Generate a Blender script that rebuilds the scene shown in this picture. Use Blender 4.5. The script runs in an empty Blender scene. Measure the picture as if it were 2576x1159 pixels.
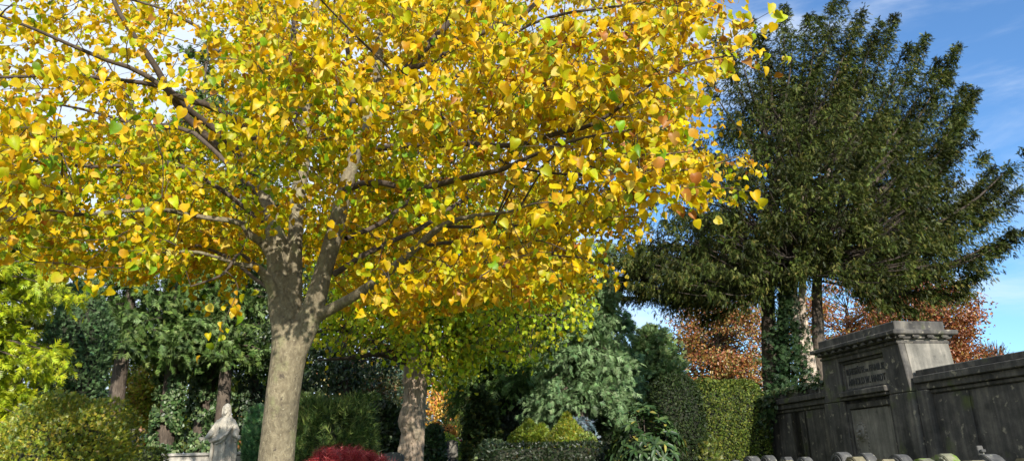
import bpy, math, random
import numpy as np
from mathutils import Vector, Matrix
R = math.radians
SC = bpy.context.scene
COL = SC.collection

# ------------------------------------------------------------------ camera
# layout coordinates: a 2576 x 1159 picture plane, focal length F in the same units
F, CX, CY = 1883.0, 1288.0, 579.5
PITCH, ROLL, EYE = R(17.6), R(-1.5), 1.6
cam_data = bpy.data.cameras.new('camera')
cam_data.sensor_width = 36.0
cam_data.lens = 36.0 * F / 2576.0
cam_data.clip_start = 0.05
cam_data.clip_end = 3000
cam = bpy.data.objects.new('camera', cam_data)
COL.objects.link(cam)
CAMROT = Matrix.Rotation(R(90) + PITCH, 3, 'X') @ Matrix.Rotation(ROLL, 3, 'Z')
cam.matrix_world = Matrix.Translation((0, 0, EYE)) @ CAMROT.to_4x4()
SC.camera = cam
CR = np.array(CAMROT)

# ------------------------------------------------------------------ light
SUN_AZ, SUN_EL = R(163), R(22)       # azimuth clockwise from the viewing direction (+Y)
SUNDIR = np.array([math.sin(SUN_AZ) * math.cos(SUN_EL), math.cos(SUN_AZ) * math.cos(SUN_EL), math.sin(SUN_EL)])
world = bpy.data.worlds.new("World")
SC.world = world
world.use_nodes = True
nt = world.node_tree
nt.nodes.clear()
wo = nt.nodes.new('ShaderNodeOutputWorld')
bg = nt.nodes.new('ShaderNodeBackground')
sky = nt.nodes.new('ShaderNodeTexSky')
sky.sky_type = 'NISHITA'
sky.sun_disc = False
sky.sun_elevation = SUN_EL
sky.sun_rotation = SUN_AZ
sky.air_density = 1.0
sky.dust_density = 0.3
sky.ozone_density = 2.0
bg.inputs['Strength'].default_value = 0.125
# thin cirrus: noise over the direction, stretched into streaks
tc = nt.nodes.new('ShaderNodeTexCoord')
mp = nt.nodes.new('ShaderNodeMapping')
mp.inputs['Rotation'].default_value = (R(8), R(-22), R(20))
mp.inputs['Scale'].default_value = (1.6, 1.2, 7.0)
n1 = nt.nodes.new('ShaderNodeTexNoise')
n1.inputs['Scale'].default_value = 1.9
n1.inputs['Detail'].default_value = 9
n1.inputs['Roughness'].default_value = 0.58
n1.inputs['Distortion'].default_value = 0.35
sx = nt.nodes.new('ShaderNodeSeparateXYZ')
mr = nt.nodes.new('ShaderNodeMapRange')      # more cloud towards the left (-X)
mr.inputs['From Min'].default_value = -0.45
mr.inputs['From Max'].default_value = 0.40
mr.inputs['To Min'].default_value = 0.46
mr.inputs['To Max'].default_value = 0.0
addn = nt.nodes.new('ShaderNodeMath'); addn.operation = 'ADD'
cr_ = nt.nodes.new('ShaderNodeMapRange')
cr_.interpolation_type = 'SMOOTHSTEP'
cr_.inputs['From Min'].default_value = 0.47
cr_.inputs['From Max'].default_value = 0.84
cr_.inputs['To Min'].default_value = 0.0
cr_.inputs['To Max'].default_value = 0.85
tint = nt.nodes.new('ShaderNodeMix'); tint.data_type = 'RGBA'; tint.blend_type = 'MULTIPLY'
tint.inputs['Factor'].default_value = 1.0
tint.inputs[7].default_value = (0.76, 1.07, 1.36, 1)
mixc = nt.nodes.new('ShaderNodeMix'); mixc.data_type = 'RGBA'
mixc.inputs[7].default_value = (5.8, 6.4, 7.2, 1)
L = nt.links.new
L(tc.outputs['Generated'], mp.inputs['Vector'])
L(mp.outputs['Vector'], n1.inputs['Vector'])
L(tc.outputs['Generated'], sx.inputs['Vector'])
L(sx.outputs['X'], mr.inputs['Value'])
L(n1.outputs['Fac'], addn.inputs[0]); L(mr.outputs['Result'], addn.inputs[1])
L(addn.outputs[0], cr_.inputs['Value'])
L(cr_.outputs['Result'], mixc.inputs[0])
L(sky.outputs['Color'], tint.inputs[6]); L(tint.outputs[2], mixc.inputs[6])
L(mixc.outputs[2], bg.inputs['Color'])
L(bg.outputs[0], wo.inputs['Surface'])

sun_data = bpy.data.lights.new('sun', 'SUN')
sun_data.energy = 5.0
sun_data.angle = R(0.5)
sun_data.color = (1.0, 0.93, 0.82)
sun = bpy.data.objects.new('sun', sun_data)
COL.objects.link(sun)
sun.rotation_euler = Vector((-SUNDIR).tolist()).to_track_quat('-Z', 'Y').to_euler()
SC.view_settings.view_transform = 'Standard'
SC.view_settings.look = 'None'
SC.view_settings.exposure = 0.45
SC.view_settings.gamma = 1.0
SC.cycles.max_bounces = 7
SC.cycles.diffuse_bounces = 3
SC.cycles.transmission_bounces = 4
SC.cycles.transparent_max_bounces = 6

# ------------------------------------------------------------------ geometry helpers
def nrm(a):
    a = np.asarray(a, float)
    return a / np.maximum(np.linalg.norm(a, axis=-1, keepdims=True), 1e-9)

def at(u, v, d):
    """world point seen at layout position (u, v) at depth Y = d"""
    u, v, d = np.broadcast_arrays(np.asarray(u, float), np.asarray(v, float), np.asarray(d, float))
    r = np.stack([(u - CX) / F, (CY - v) / F, -np.ones_like(u)], -1) @ CR.T
    return np.array([0, 0, EYE]) + r * (d / r[..., 1])[..., None]

def proj(p):
    q = (np.asarray(p) - np.array([0, 0, EYE])) @ CR
    return CX - F * q[..., 0] / q[..., 2], CY + F * q[..., 1] / q[..., 2]

def g(y):
    y = np.asarray(y, float)
    return 0.055 * np.clip(y, -10, 60) + 0.012 * np.clip(y - 60, 0, 400)

def base(u, v, d):
    p = at(u, v, d)
    return np.array([p[0], d, float(g(d))])

def ztop(u, v, d):
    return float(at(u, v, d)[2])

def tag(o, label=None, cat=None, group=None, kind=None):
    if label: o['label'] = label
    if cat: o['category'] = cat
    if group: o['group'] = group
    if kind: o['kind'] = kind
    return o

def empty(name, loc, label, cat, group=None, rz=0.0):
    o = bpy.data.objects.new(name, None)
    COL.objects.link(o)
    o.location = [float(x) for x in loc]
    o.rotation_euler = (0, 0, rz)
    o.empty_display_size = 0.2
    return tag(o, label, cat, group)

def link(name, me, mat, parent=None, smooth=False):
    o = bpy.data.objects.new(name, me)
    COL.objects.link(o)
    if mat is not None:
        me.materials.append(mat)
    if parent is not None:
        o.parent = parent
        bpy.context.view_layer.update()
        if not getattr(o, 'is_local', False):
            o.matrix_parent_inverse = parent_matrix(parent).inverted()
    if smooth:
        me.polygons.foreach_set('use_smooth', np.ones(len(me.polygons), bool))
    return o

def parent_matrix(p):
    m = Matrix.LocRotScale(p.location, p.rotation_euler, None)
    if p.parent is not None:
        m = parent_matrix(p.parent) @ p.matrix_parent_inverse @ m
    return m

def raw_mesh(name, V, loops, starts, totals, colors=None):
    me = bpy.data.meshes.new(name)
    me.vertices.add(len(V)); me.loops.add(len(loops)); me.polygons.add(len(starts))
    me.vertices.foreach_set('co', np.asarray(V, np.float32).ravel())
    me.loops.foreach_set('vertex_index', np.asarray(loops, np.int32))
    me.polygons.foreach_set('loop_start', np.asarray(starts, np.int32))
    try:
        me.polygons.foreach_set('loop_total', np.asarray(totals, np.int32))
    except Exception:
        pass
    if colors is not None:
        a = me.color_attributes.new('Col', 'FLOAT_COLOR', 'POINT')
        c = np.ones((len(V), 4), np.float32); c[:, :3] = colors
        a.data.foreach_set('color', c.ravel())
    me.update(calc_edges=True)
    return me

def scatter(name, tmpls, P, X, N, S, C, mat, parent, rng):
    """one mesh of many small leaf shapes: P places, X long axes, N normals, S sizes, C colours"""
    P = np.asarray(P, float); n = len(P)
    X = nrm(X); N = np.asarray(N, float)
    Y = nrm(np.cross(N, X) + 1e-6); Z = np.cross(X, Y)
    S = np.broadcast_to(np.asarray(S, float), (n,)); C = np.broadcast_to(C, (n, 3))
    pick = rng.integers(0, len(tmpls), n)
    VV, LL, TT, CC = [], [], [], []
    off = 0
    for k, (tv, tf) in enumerate(tmpls):
        m = pick == k
        c = int(m.sum())
        if not c: continue
        tv = np.asarray(tv, float); K = len(tv)
        ps = P[m][:, None, :] + S[m][:, None, None] * (tv[None, :, 0:1] * X[m][:, None] + tv[None, :, 1:2] * Y[m][:, None] + tv[None, :, 2:3] * Z[m][:, None])
        VV.append(ps.reshape(-1, 3)); CC.append(np.repeat(C[m], K, 0))
        fl = np.array([i for f in tf for i in f]); ft = np.array([len(f) for f in tf])
        LL.append((fl[None, :] + (np.arange(c) * K)[:, None] + off).ravel())
        TT.append(np.tile(ft, c))
        off += c * K
    V = np.concatenate(VV); Lp = np.concatenate(LL); T = np.concatenate(TT)
    st = np.concatenate([[0], np.cumsum(T)[:-1]])
    return link(name, raw_mesh(name, V, Lp, st, T, np.concatenate(CC)), mat, parent)

def tubes(name, polys, mat, parent, sides=8, rough=0.0, rng=None, smooth=True, seg=None):
    """branches: list of (points, radii) swept into tubes, one mesh"""
    VV, LL = [], []
    off = 0
    for pts, rad in polys:
        pts = np.asarray(pts, float); n = len(pts)
        rad = np.broadcast_to(np.asarray(rad, float), (n,))
        T = nrm(np.gradient(pts, axis=0))
        ref = np.array([0.31, 0.2, 0.93]) if abs(T[0][2]) < 0.8 else np.array([1.0, 0.1, 0.05])
        A = nrm(np.cross(T, ref)); B = np.cross(T, A)
        th = np.linspace(0, 2 * np.pi, sides, endpoint=False)
        rr = rad[:, None] * np.ones((1, sides))
        if rough and rng is not None:
            ph = rng.random(4) * 6.28
            s = np.arange(n)[:, None]
            rr = rr * (1 + rough * (np.sin(3 * th[None] + ph[0] + s * .23) * .5 + np.sin(5 * th[None] + ph[1] - s * .31) * .3 + np.sin(s * .9 + ph[2]) * .25 + rng.normal(0, .18, (n, sides))))
        ring = pts[:, None, :] + rr[..., None] * (np.cos(th)[None, :, None] * A[:, None, :] + np.sin(th)[None, :, None] * B[:, None, :])
        VV.append(ring.reshape(-1, 3))
        i = np.arange(n - 1)[:, None] * sides; j = np.arange(sides)[None]; j2 = (j + 1) % sides
        q = np.stack([i + j, i + j2, i + sides + j2, i + sides + j], -1).reshape(-1)
        LL.append(q + off)
        off += n * sides
    V = np.concatenate(VV); Lp = np.concatenate(LL)
    nf = len(Lp) // 4
    me = raw_mesh(name, V, Lp, np.arange(nf) * 4, np.full(nf, 4))
    return link(name, me, mat, parent, smooth)

def smooth_poly(pts, n):
    """Catmull-Rom through the points (any width of columns)"""
    p = np.asarray(pts, float)
    if len(p) < 3:
        t = np.linspace(0, 1, n)[:, None]
        return p[0] * (1 - t) + p[-1] * t
    q = np.vstack([2 * p[0] - p[1], p, 2 * p[-1] - p[-2]])
    out = []
    for x in np.linspace(0, len(p) - 1 - 1e-6, n):
        i = int(x); t = x - i
        a, b, c, d = q[i], q[i + 1], q[i + 2], q[i + 3]
        out.append(.5 * ((2 * b) + (-a + c) * t + (2 * a - 5 * b + 4 * c - d) * t * t + (-a + 3 * b - 3 * c + d) * t ** 3))
    return np.array(out)

class WNoise:
    def __init__(self, rng, scale, n=14):
        self.k = rng.normal(0, 1, (n, 3)) / scale * 1.6
        self.p = rng.random(n) * 6.283
        self.n = n
    def __call__(self, P):
        return np.sin(np.asarray(P) @ self.k.T + self.p).sum(-1) / math.sqrt(self.n / 2.0)

def pal(rng, n, cols, w=None, jit=0.12):
    w = None if w is None else np.array(w, float) / np.sum(w)
    idx = rng.choice(len(cols), n, p=w)
    c = np.array(cols, float)[idx]
    return np.clip(c * (1 + rng.normal(0, jit, (n, 1))) * (1 + rng.normal(0, jit * .35, (n, 3))), .002, .9)

# leaf shapes (x = long axis, y = across, z = out of the blade)
def heart(fold=.22, curl=.18):
    o = [(.0, .0), (-.07, .25), (.10, .48), (.40, .53), (.70, .38), (.90, .14)]
    tip = (1.04, 0); mid = [(.35, 0), (.7, 0)]
    z = lambda x, y: abs(y) * fold - curl * x * x
    V = [(x, y, z(x, y)) for x, y in o] + [(tip[0], 0, z(*tip))] + [(x, 0, z(x, 0)) for x, _ in mid] + [(x, -y, z(x, y)) for x, y in o[1:]]
    # 0..5 left outline, 6 tip, 7,8 mid, 9..13 right outline
    Fc = [(0, 7, 2, 1), (7, 8, 4, 3, 2), (8, 6, 5, 4), (7, 0, 9, 10), (8, 7, 10, 11, 12), (6, 8, 12, 13)]
    return V, Fc
def skew(t, a, b, s):
    V, Fc = t; r = np.random.default_rng(s)
    return [(x * (1 + .05 * r.normal()), y * (a if y > 0 else b) + .18 * x * x * (a - b), z + .10 * math.sin(5 * x + 3 * y + s)) for x, y, z in V], Fc
HEARTS = [heart(.15, .1), skew(heart(.45, .45), 1.1, .8, 1), skew(heart(-.35, -.11), .85, 1.1, 2), skew(heart(.85, .6), 1, .9, 3), skew(heart(.1, -.4), .9, 1.05, 4), skew(heart(.3, .8), 1.05, .9, 5), skew(heart(1.3, .2), .9, 1, 6)]
def oval(w=.28, fold=.3, curl=.15):
    z = lambda x, y: abs(y) * fold - curl * x * x
    o = [(0, 0), (.3, w), (.7, w * .85), (1, 0), (.7, -w * .85), (.3, -w)]
    return [(x, y, z(x, y)) for x, y in o], [(0, 3, 2, 1), (0, 5, 4, 3)]
OVALS = [oval(), oval(.34, .6, .3), oval(.3, -.3, -.1)]
LONGS = [oval(.2, .3, .2), oval(.18, .1, .35)]
def frond(pairs=4, w=.075, spread=.36, droop=.25, jag=0.0, seed=0):
    r = np.random.default_rng(seed)
    V, Fc = [], []
    def tri(a, b, ww):
        a = np.array(a); b = np.array(b); d = nrm(b - a); s = np.array([-d[1], d[0], 0]) * ww
        i = len(V); V.extend([tuple(a + s), tuple(a - s), tuple(b)]); Fc.append((i, i + 1, i + 2))
    tri((0, 0, 0), (1, 0, -droop), w)
    for k in range(pairs):
        x = .12 + .72 * k / pairs
        ln = spread * (1 - .55 * k / pairs) * (1 + r.normal(0, .12))
        for sgn in (-1, 1):
            tri((x, 0, -droop * x * x), (x + ln * .75, sgn * ln, -droop * (x + ln) ** 2 + r.normal(0, .05)), w * .9)
    return V, Fc
FRONDS = [frond(4, .085, .42, .25, seed=1), frond(4, .09, .36, .45, seed=2), frond(3, .1, .46, .1, seed=3)]
YEWT = [frond(4, .075, .25, .3, seed=4), frond(5, .07, .22, .5, seed=5), frond(4, .085, .3, .15, seed=6)]
def tuft(n=9, w=.035, seed=0):
    r = np.random.default_rng(seed); V, Fc = [], []
    for k in range(n):
        d = nrm(np.array([.7, 0, 0]) + r.normal(0, .45, 3)); s = nrm(np.cross(d, r.normal(0, 1, 3))) * w
        i = len(V); V.extend([tuple(s), tuple(-s), tuple(d * r.uniform(.7, 1.1))]); Fc.append((i, i + 1, i + 2))
    return V, Fc
TUFTS = [tuft(seed=1), tuft(seed=2), tuft(7, .045, seed=3)]
CARDF = [frond(2, .16, .4, .2, seed=7), frond(2, .2, .35, .35, seed=8)]

# ------------------------------------------------------------------ materials
def new_mat(name):
    m = bpy.data.materials.new(name); m.use_nodes = True
    m.node_tree.nodes.clear()
    return m, m.node_tree.nodes, m.node_tree.links.new

def leaf_mat(name, trans=.35, gloss=.05, rough=.4, tmul=(1.25, 1.2, .8)):
    m, N, K = new_mat(name)
    out = N.new('ShaderNodeOutputMaterial'); a = N.new('ShaderNodeAttribute'); a.attribute_name = 'Col'
    tcn = N.new('ShaderNodeTexCoord'); nz = N.new('ShaderNodeTexNoise'); nz.inputs['Scale'].default_value = 28; nz.inputs['Detail'].default_value = 3
    K(tcn.outputs['Object'], nz.inputs['Vector'])
    vr = N.new('ShaderNodeMapRange'); vr.inputs['To Min'].default_value = .72; vr.inputs['To Max'].default_value = 1.28
    K(nz.outputs['Fac'], vr.inputs['Value'])
    mul = N.new('ShaderNodeVectorMath'); mul.operation = 'SCALE'
    n2 = N.new('ShaderNodeTexNoise'); n2.inputs['Scale'].default_value = 17; n2.inputs['Detail'].default_value = 4
    K(tcn.outputs['Object'], n2.inputs['Vector'])
    v2 = N.new('ShaderNodeMapRange'); v2.inputs['From Min'].default_value = .35; v2.inputs['From Max'].default_value = .65; v2.inputs['To Min'].default_value = .87; v2.inputs['To Max'].default_value = 1.19
    K(n2.outputs['Fac'], v2.inputs['Value'])
    cb = N.new('ShaderNodeCombineXYZ'); cb.inputs[0].default_value = 1; cb.inputs[2].default_value = 1; K(v2.outputs[0], cb.inputs[1])
    hs = N.new('ShaderNodeVectorMath'); hs.operation = 'MULTIPLY'; K(a.outputs['Color'], hs.inputs[0]); K(cb.outputs[0], hs.inputs[1])
    K(hs.outputs[0], mul.inputs[0]); K(vr.outputs['Result'], mul.inputs['Scale'])
    d = N.new('ShaderNodeBsdfDiffuse'); t = N.new('ShaderNodeBsdfTranslucent'); gl = N.new('ShaderNodeBsdfGlossy')
    gl.inputs['Roughness'].default_value = rough
    tm = N.new('ShaderNodeVectorMath'); tm.operation = 'MULTIPLY'; tm.inputs[1].default_value = tmul
    K(mul.outputs[0], d.inputs['Color']); K(mul.outputs[0], tm.inputs[0]); K(tm.outputs[0], t.inputs['Color'])
    m1 = N.new('ShaderNodeMixShader'); m1.inputs[0].default_value = trans
    m2 = N.new('ShaderNodeMixShader'); m2.inputs[0].default_value = gloss
    K(d.outputs[0], m1.inputs[1]); K(t.outputs[0], m1.inputs[2])
    K(m1.outputs[0], m2.inputs[1]); K(gl.outputs[0], m2.inputs[2]); K(m2.outputs[0], out.inputs['Surface'])
    return m

def ramp(N, K, src, stops):
    r = N.new('ShaderNodeValToRGB')
    e = r.color_ramp.elements
    e[0].position, e[0].color = stops[0][0], (*stops[0][1], 1)
    e[1].position, e[1].color = stops[-1][0], (*stops[-1][1], 1)
    for p, c in stops[1:-1]:
        x = e.new(p); x.color = (*c, 1)
    K(src, r.inputs['Fac'])
    return r.outputs['Color']

def bark_mat(name, stops, scale=(9, 9, 2.2), spots=None, bump=.5, ns=4.0):
    m, N, K = new_mat(name)
    out = N.new('ShaderNodeOutputMaterial'); p = N.new('ShaderNodeBsdfPrincipled'); p.inputs['Roughness'].default_value = .85
    t = N.new('ShaderNodeTexCoord'); mpn = N.new('ShaderNodeMapping'); mpn.inputs['Scale'].default_value = scale
    K(t.outputs['Object'], mpn.inputs['Vector'])
    n = N.new('ShaderNodeTexNoise'); n.inputs['Scale'].default_value = ns; n.inputs['Detail'].default_value = 8; n.inputs['Roughness'].default_value = .65; n.inputs['Distortion'].default_value = .6
    K(mpn.outputs[0], n.inputs['Vector'])
    c = ramp(N, K, n.outputs['Fac'], stops)
    big = N.new('ShaderNodeTexNoise'); big.inputs['Scale'].default_value = 2.2; big.inputs['Detail'].default_value = 4
    K(t.outputs['Object'], big.inputs['Vector'])
    bm = N.new('ShaderNodeMapRange'); bm.inputs['From Min'].default_value = .3; bm.inputs['From Max'].default_value = .7
    bm.inputs['To Min'].default_value = .72; bm.inputs['To Max'].default_value = 1.25
    K(big.outputs['Fac'], bm.inputs['Value'])
    sc = N.new('ShaderNodeVectorMath'); sc.operation = 'SCALE'; K(c, sc.inputs[0]); K(bm.outputs[0], sc.inputs['Scale'])
    col = sc.outputs[0]
    if spots:
        for (scol, ssc, lo, hi, det) in spots:
            s = N.new('ShaderNodeTexNoise'); s.inputs['Scale'].default_value = ssc; s.inputs['Detail'].default_value = det; s.inputs['Roughness'].default_value = .6
            K(t.outputs['Object'], s.inputs['Vector'])
            sr = N.new('ShaderNodeMapRange'); sr.inputs['From Min'].default_value = lo; sr.inputs['From Max'].default_value = hi
            K(s.outputs['Fac'], sr.inputs['Value'])
            mx = N.new('ShaderNodeMix'); mx.data_type = 'RGBA'; mx.inputs[7].default_value = (*scol, 1)
            K(sr.outputs[0], mx.inputs[0]); K(col, mx.inputs[6]); col = mx.outputs[2]
    K(col, p.inputs['Base Color'])
    b = N.new('ShaderNodeBump'); b.inputs['Strength'].default_value = bump; b.inputs['Distance'].default_value = .02
    K(n.outputs['Fac'], b.inputs['Height']); K(b.outputs[0], p.inputs['Normal'])
    K(p.outputs[0], out.inputs['Surface'])
    return m

LIMELEAF = leaf_mat('lime_leaf', .40, .022, .45, (1.25, 1.12, .5))
LEAF = leaf_mat('leaf', .3, .05, .4)
NEEDLE = leaf_mat('needle', .16, .02, .5, (1.2, 1.2, .8))
WAXY = leaf_mat('waxy_leaf', .14, .045, .45)
LIMEBARK = bark_mat('lime_bark', [(.25, (.09, .07, .04)), (.5, (.18, .15, .095)), (.75, (.33, .285, .18))], (8, 8, 5),
                    [((.42, .39, .27), 38, .64, .74, 4), ((.25, .26, .12), 3.2, .55, .75, 4), ((.07, .055, .04), 14, .60, .70, 5)], .9, 3.0)
TWIG = bark_mat('twig_bark', [(.3, (.045, .03, .022)), (.6, (.10, .075, .052)), (.8, (.18, .14, .10))], (5, 5, 3), None, .3)
CRACKED = bark_mat('cracked_bark', [(.3, (.10, .075, .05)), (.48, (.32, .24, .17)), (.7, (.52, .42, .31))], (7, 7, 1.1), [((.30, .25, .17), 3, .5, .7, 4)], 1.0, 5)
REDBARK = bark_mat('red_bark', [(.3, (.03, .022, .016)), (.5, (.09, .068, .05)), (.75, (.24, .195, .15))], (9, 9, 1.0), None, .8, 5)
DARKBARK = bark_mat('dark_bark', [(.3, (.03, .022, .018)), (.6, (.08, .06, .045)), (.8, (.15, .11, .085))], (8, 8, 1.5), None, .6, 4)
PALEBARK = bark_mat('pale_bark', [(.3, (.18, .11, .08)), (.5, (.45, .36, .28)), (.75, (.68, .60, .50))], (7, 7, 1.0), None, .8, 4)
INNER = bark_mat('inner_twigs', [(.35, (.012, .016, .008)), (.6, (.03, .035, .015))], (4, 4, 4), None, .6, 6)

def stone_mat(name, stops, spots=None, streak=True, bump=.25, rough=.88):
    m, N, K = new_mat(name)
    out = N.new('ShaderNodeOutputMaterial'); p = N.new('ShaderNodeBsdfPrincipled'); p.inputs['Roughness'].default_value = rough
    t = N.new('ShaderNodeTexCoord'); geo = N.new('ShaderNodeNewGeometry')
    n = N.new('ShaderNodeTexNoise'); n.inputs['Scale'].default_value = 3.5; n.inputs['Detail'].default_value = 10; n.inputs['Roughness'].default_value = .68
    K(geo.outputs['Position'], n.inputs['Vector'])
    src = n.outputs['Fac']
    if streak:
        mpn = N.new('ShaderNodeMapping'); mpn.inputs['Scale'].default_value = (9, 9, .55)
        K(geo.outputs['Position'], mpn.inputs['Vector'])
        n2 = N.new('ShaderNodeTexNoise'); n2.inputs['Scale'].default_value = 1.3; n2.inputs['Detail'].default_value = 6
        K(mpn.outputs[0], n2.inputs['Vector'])
        av = N.new('ShaderNodeMath'); av.operation = 'ADD'; K(src, av.inputs[0]); K(n2.outputs['Fac'], av.inputs[1])
        hv = N.new('ShaderNodeMath'); hv.operation = 'MULTIPLY'; hv.inputs[1].default_value = .5; K(av.outputs[0], hv.inputs[0]); src = hv.outputs[0]
    col = ramp(N, K, src, stops)
    for (scol, ssc, lo, hi, det) in (spots or []):
        s = N.new('ShaderNodeTexNoise'); s.inputs['Scale'].default_value = ssc; s.inputs['Detail'].default_value = det
        K(geo.outputs['Position'], s.inputs['Vector'])
        sr = N.new('ShaderNodeMapRange'); sr.inputs['From Min'].default_value = lo; sr.inputs['From Max'].default_value = hi
        K(s.outputs['Fac'], sr.inputs['Value'])
        mx = N.new('ShaderNodeMix'); mx.data_type = 'RGBA'; mx.inputs[7].default_value = (*scol, 1)
        K(sr.outputs[0], mx.inputs[0]); K(col, mx.inputs[6]); col = mx.outputs[2]
    K(col, p.inputs['Base Color'])
    fine = N.new('ShaderNodeTexNoise'); fine.inputs['Scale'].default_value = 45; fine.inputs['Detail'].default_value = 5
    K(geo.outputs['Position'], fine.inputs['Vector'])
    b = N.new('ShaderNodeBump'); b.inputs['Strength'].default_value = bump; b.inputs['Distance'].default_value = .015
    K(fine.outputs['Fac'], b.inputs['Height']); K(b.outputs[0], p.inputs['Normal'])
    K(p.outputs[0], out.inputs['Surface'])
    return m

WALLSTONE = stone_mat('weathered_wall_stone', [(.32, (.022, .021, .020)), (.5, (.072, .067, .060)), (.62, (.14, .128, .108)), (.75, (.24, .215, .17))],
                      [((.30, .27, .20), 9, .62, .70, 6), ((.02, .019, .018), 2.6, .55, .75, 6), ((.09, .11, .035), 2.3, .62, .75, 6)])
PALESTONE = stone_mat('pale_stone', [(.3, (.075, .07, .06)), (.5, (.17, .16, .135)), (.7, (.33, .30, .25))], [((.05, .048, .045), 6, .6, .75, 8)])
STATUE = stone_mat('statue_stone', [(.3, (.22, .20, .17)), (.5, (.40, .37, .31)), (.7, (.56, .52, .43))], [((.60, .57, .48), 30, .62, .68, 4), ((.10, .09, .085), 7, .60, .72, 6)])
BENCHSTONE = stone_mat('bench_stone', [(.3, (.30, .28, .24)), (.55, (.52, .48, .42)), (.75, (.68, .64, .56))], [((.25, .24, .2), 8, .62, .75, 6)])
GREYSTONE = stone_mat('grey_gravestone', [(.3, (.025, .026, .028)), (.5, (.07, .07, .068)), (.7, (.17, .165, .15))], [((.30, .30, .22), 20, .62, .7, 4)], True)
TANSTONE = stone_mat('tan_gravestone', [(.3, (.10, .085, .05)), (.5, (.17, .15, .09)), (.7, (.32, .28, .18))], [((.12, .13, .08), 14, .58, .7, 5)], False)
MOSSSTONE = stone_mat('mossy_gravestone', [(.3, (.07, .075, .05)), (.5, (.2, .2, .13)), (.65, (.38, .36, .26))], [((.14, .22, .03), 7, .48, .6, 5), ((.42, .42, .34), 16, .62, .68, 3)], False)
BRONZE = stone_mat('bronze', [(.3, (.012, .014, .012)), (.6, (.04, .05, .045))], None, False)
DARKSTONE = stone_mat('dark_granite', [(.3, (.02, .02, .022)), (.6, (.06, .06, .065))], None, False, .1, .5)
WOODDARK = stone_mat('dark_painted_wood', [(.3, (.02, .02, .022)), (.6, (.05, .05, .055))], None, False, .1, .6)
WHITEPAINT = stone_mat('white_paint', [(.3, (.55, .54, .5)), (.6, (.75, .74, .7))], None, False, .1, .6)

def ground_mat(name, stops, sc=.8):
    m, N, K = new_mat(name)
    out = N.new('ShaderNodeOutputMaterial'); p = N.new('ShaderNodeBsdfPrincipled'); p.inputs['Roughness'].default_value = .95
    geo = N.new('ShaderNodeNewGeometry')
    n = N.new('ShaderNodeTexNoise'); n.inputs['Scale'].default_value = sc; n.inputs['Detail'].default_value = 12; n.inputs['Roughness'].default_value = .7
    K(geo.outputs['Position'], n.inputs['Vector'])
    K(ramp(N, K, n.outputs['Fac'], stops), p.inputs['Base Color'])
    b = N.new('ShaderNodeBump'); b.inputs['Strength'].default_value = .6; b.inputs['Distance'].default_value = .05
    n3 = N.new('ShaderNodeTexNoise'); n3.inputs['Scale'].default_value = 25; n3.inputs['Detail'].default_value = 6
    K(geo.outputs['Position'], n3.inputs['Vector']); K(n3.outputs['Fac'], b.inputs['Height']); K(b.outputs[0], p.inputs['Normal'])
    K(p.outputs[0], out.inputs['Surface'])
    return m
GRASSG = ground_mat('grass_ground', [(.35, (.025, .04, .012)), (.5, (.06, .09, .02)), (.65, (.10, .085, .035))])
SOIL = ground_mat('path_soil', [(.35, (.05, .035, .025)), (.6, (.11, .08, .055))], 2.0)

# ------------------------------------------------------------------ ground
def sheet(name, xs, ys, mat, dz=0.0, kind='structure'):
    xs = np.asarray(xs, float); ys = np.asarray(ys, float)
    X, Y = np.meshgrid(xs, ys)
    V = np.stack([X, Y, g(Y) + dz], -1).reshape(-1, 3)
    nx = len(xs); i = (np.arange(len(ys) - 1)[:, None] * nx + np.arange(nx - 1)[None])
    q = np.stack([i, i + 1, i + nx + 1, i + nx], -1).reshape(-1)
    nf = len(q) // 4
    return tag(link(name, raw_mesh(name, V, q, np.arange(nf) * 4, np.full(nf, 4)), mat), kind=kind)
sheet('ground', np.linspace(-500, 500, 41), np.concatenate([np.linspace(-60, 80, 60), np.linspace(100, 900, 20)]), GRASSG)
pc = at(1150, 1150, 30)[0]
sheet('path', np.linspace(pc - 5, pc + 3, 5), np.linspace(27, 30, 3), SOIL, .006)

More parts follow.
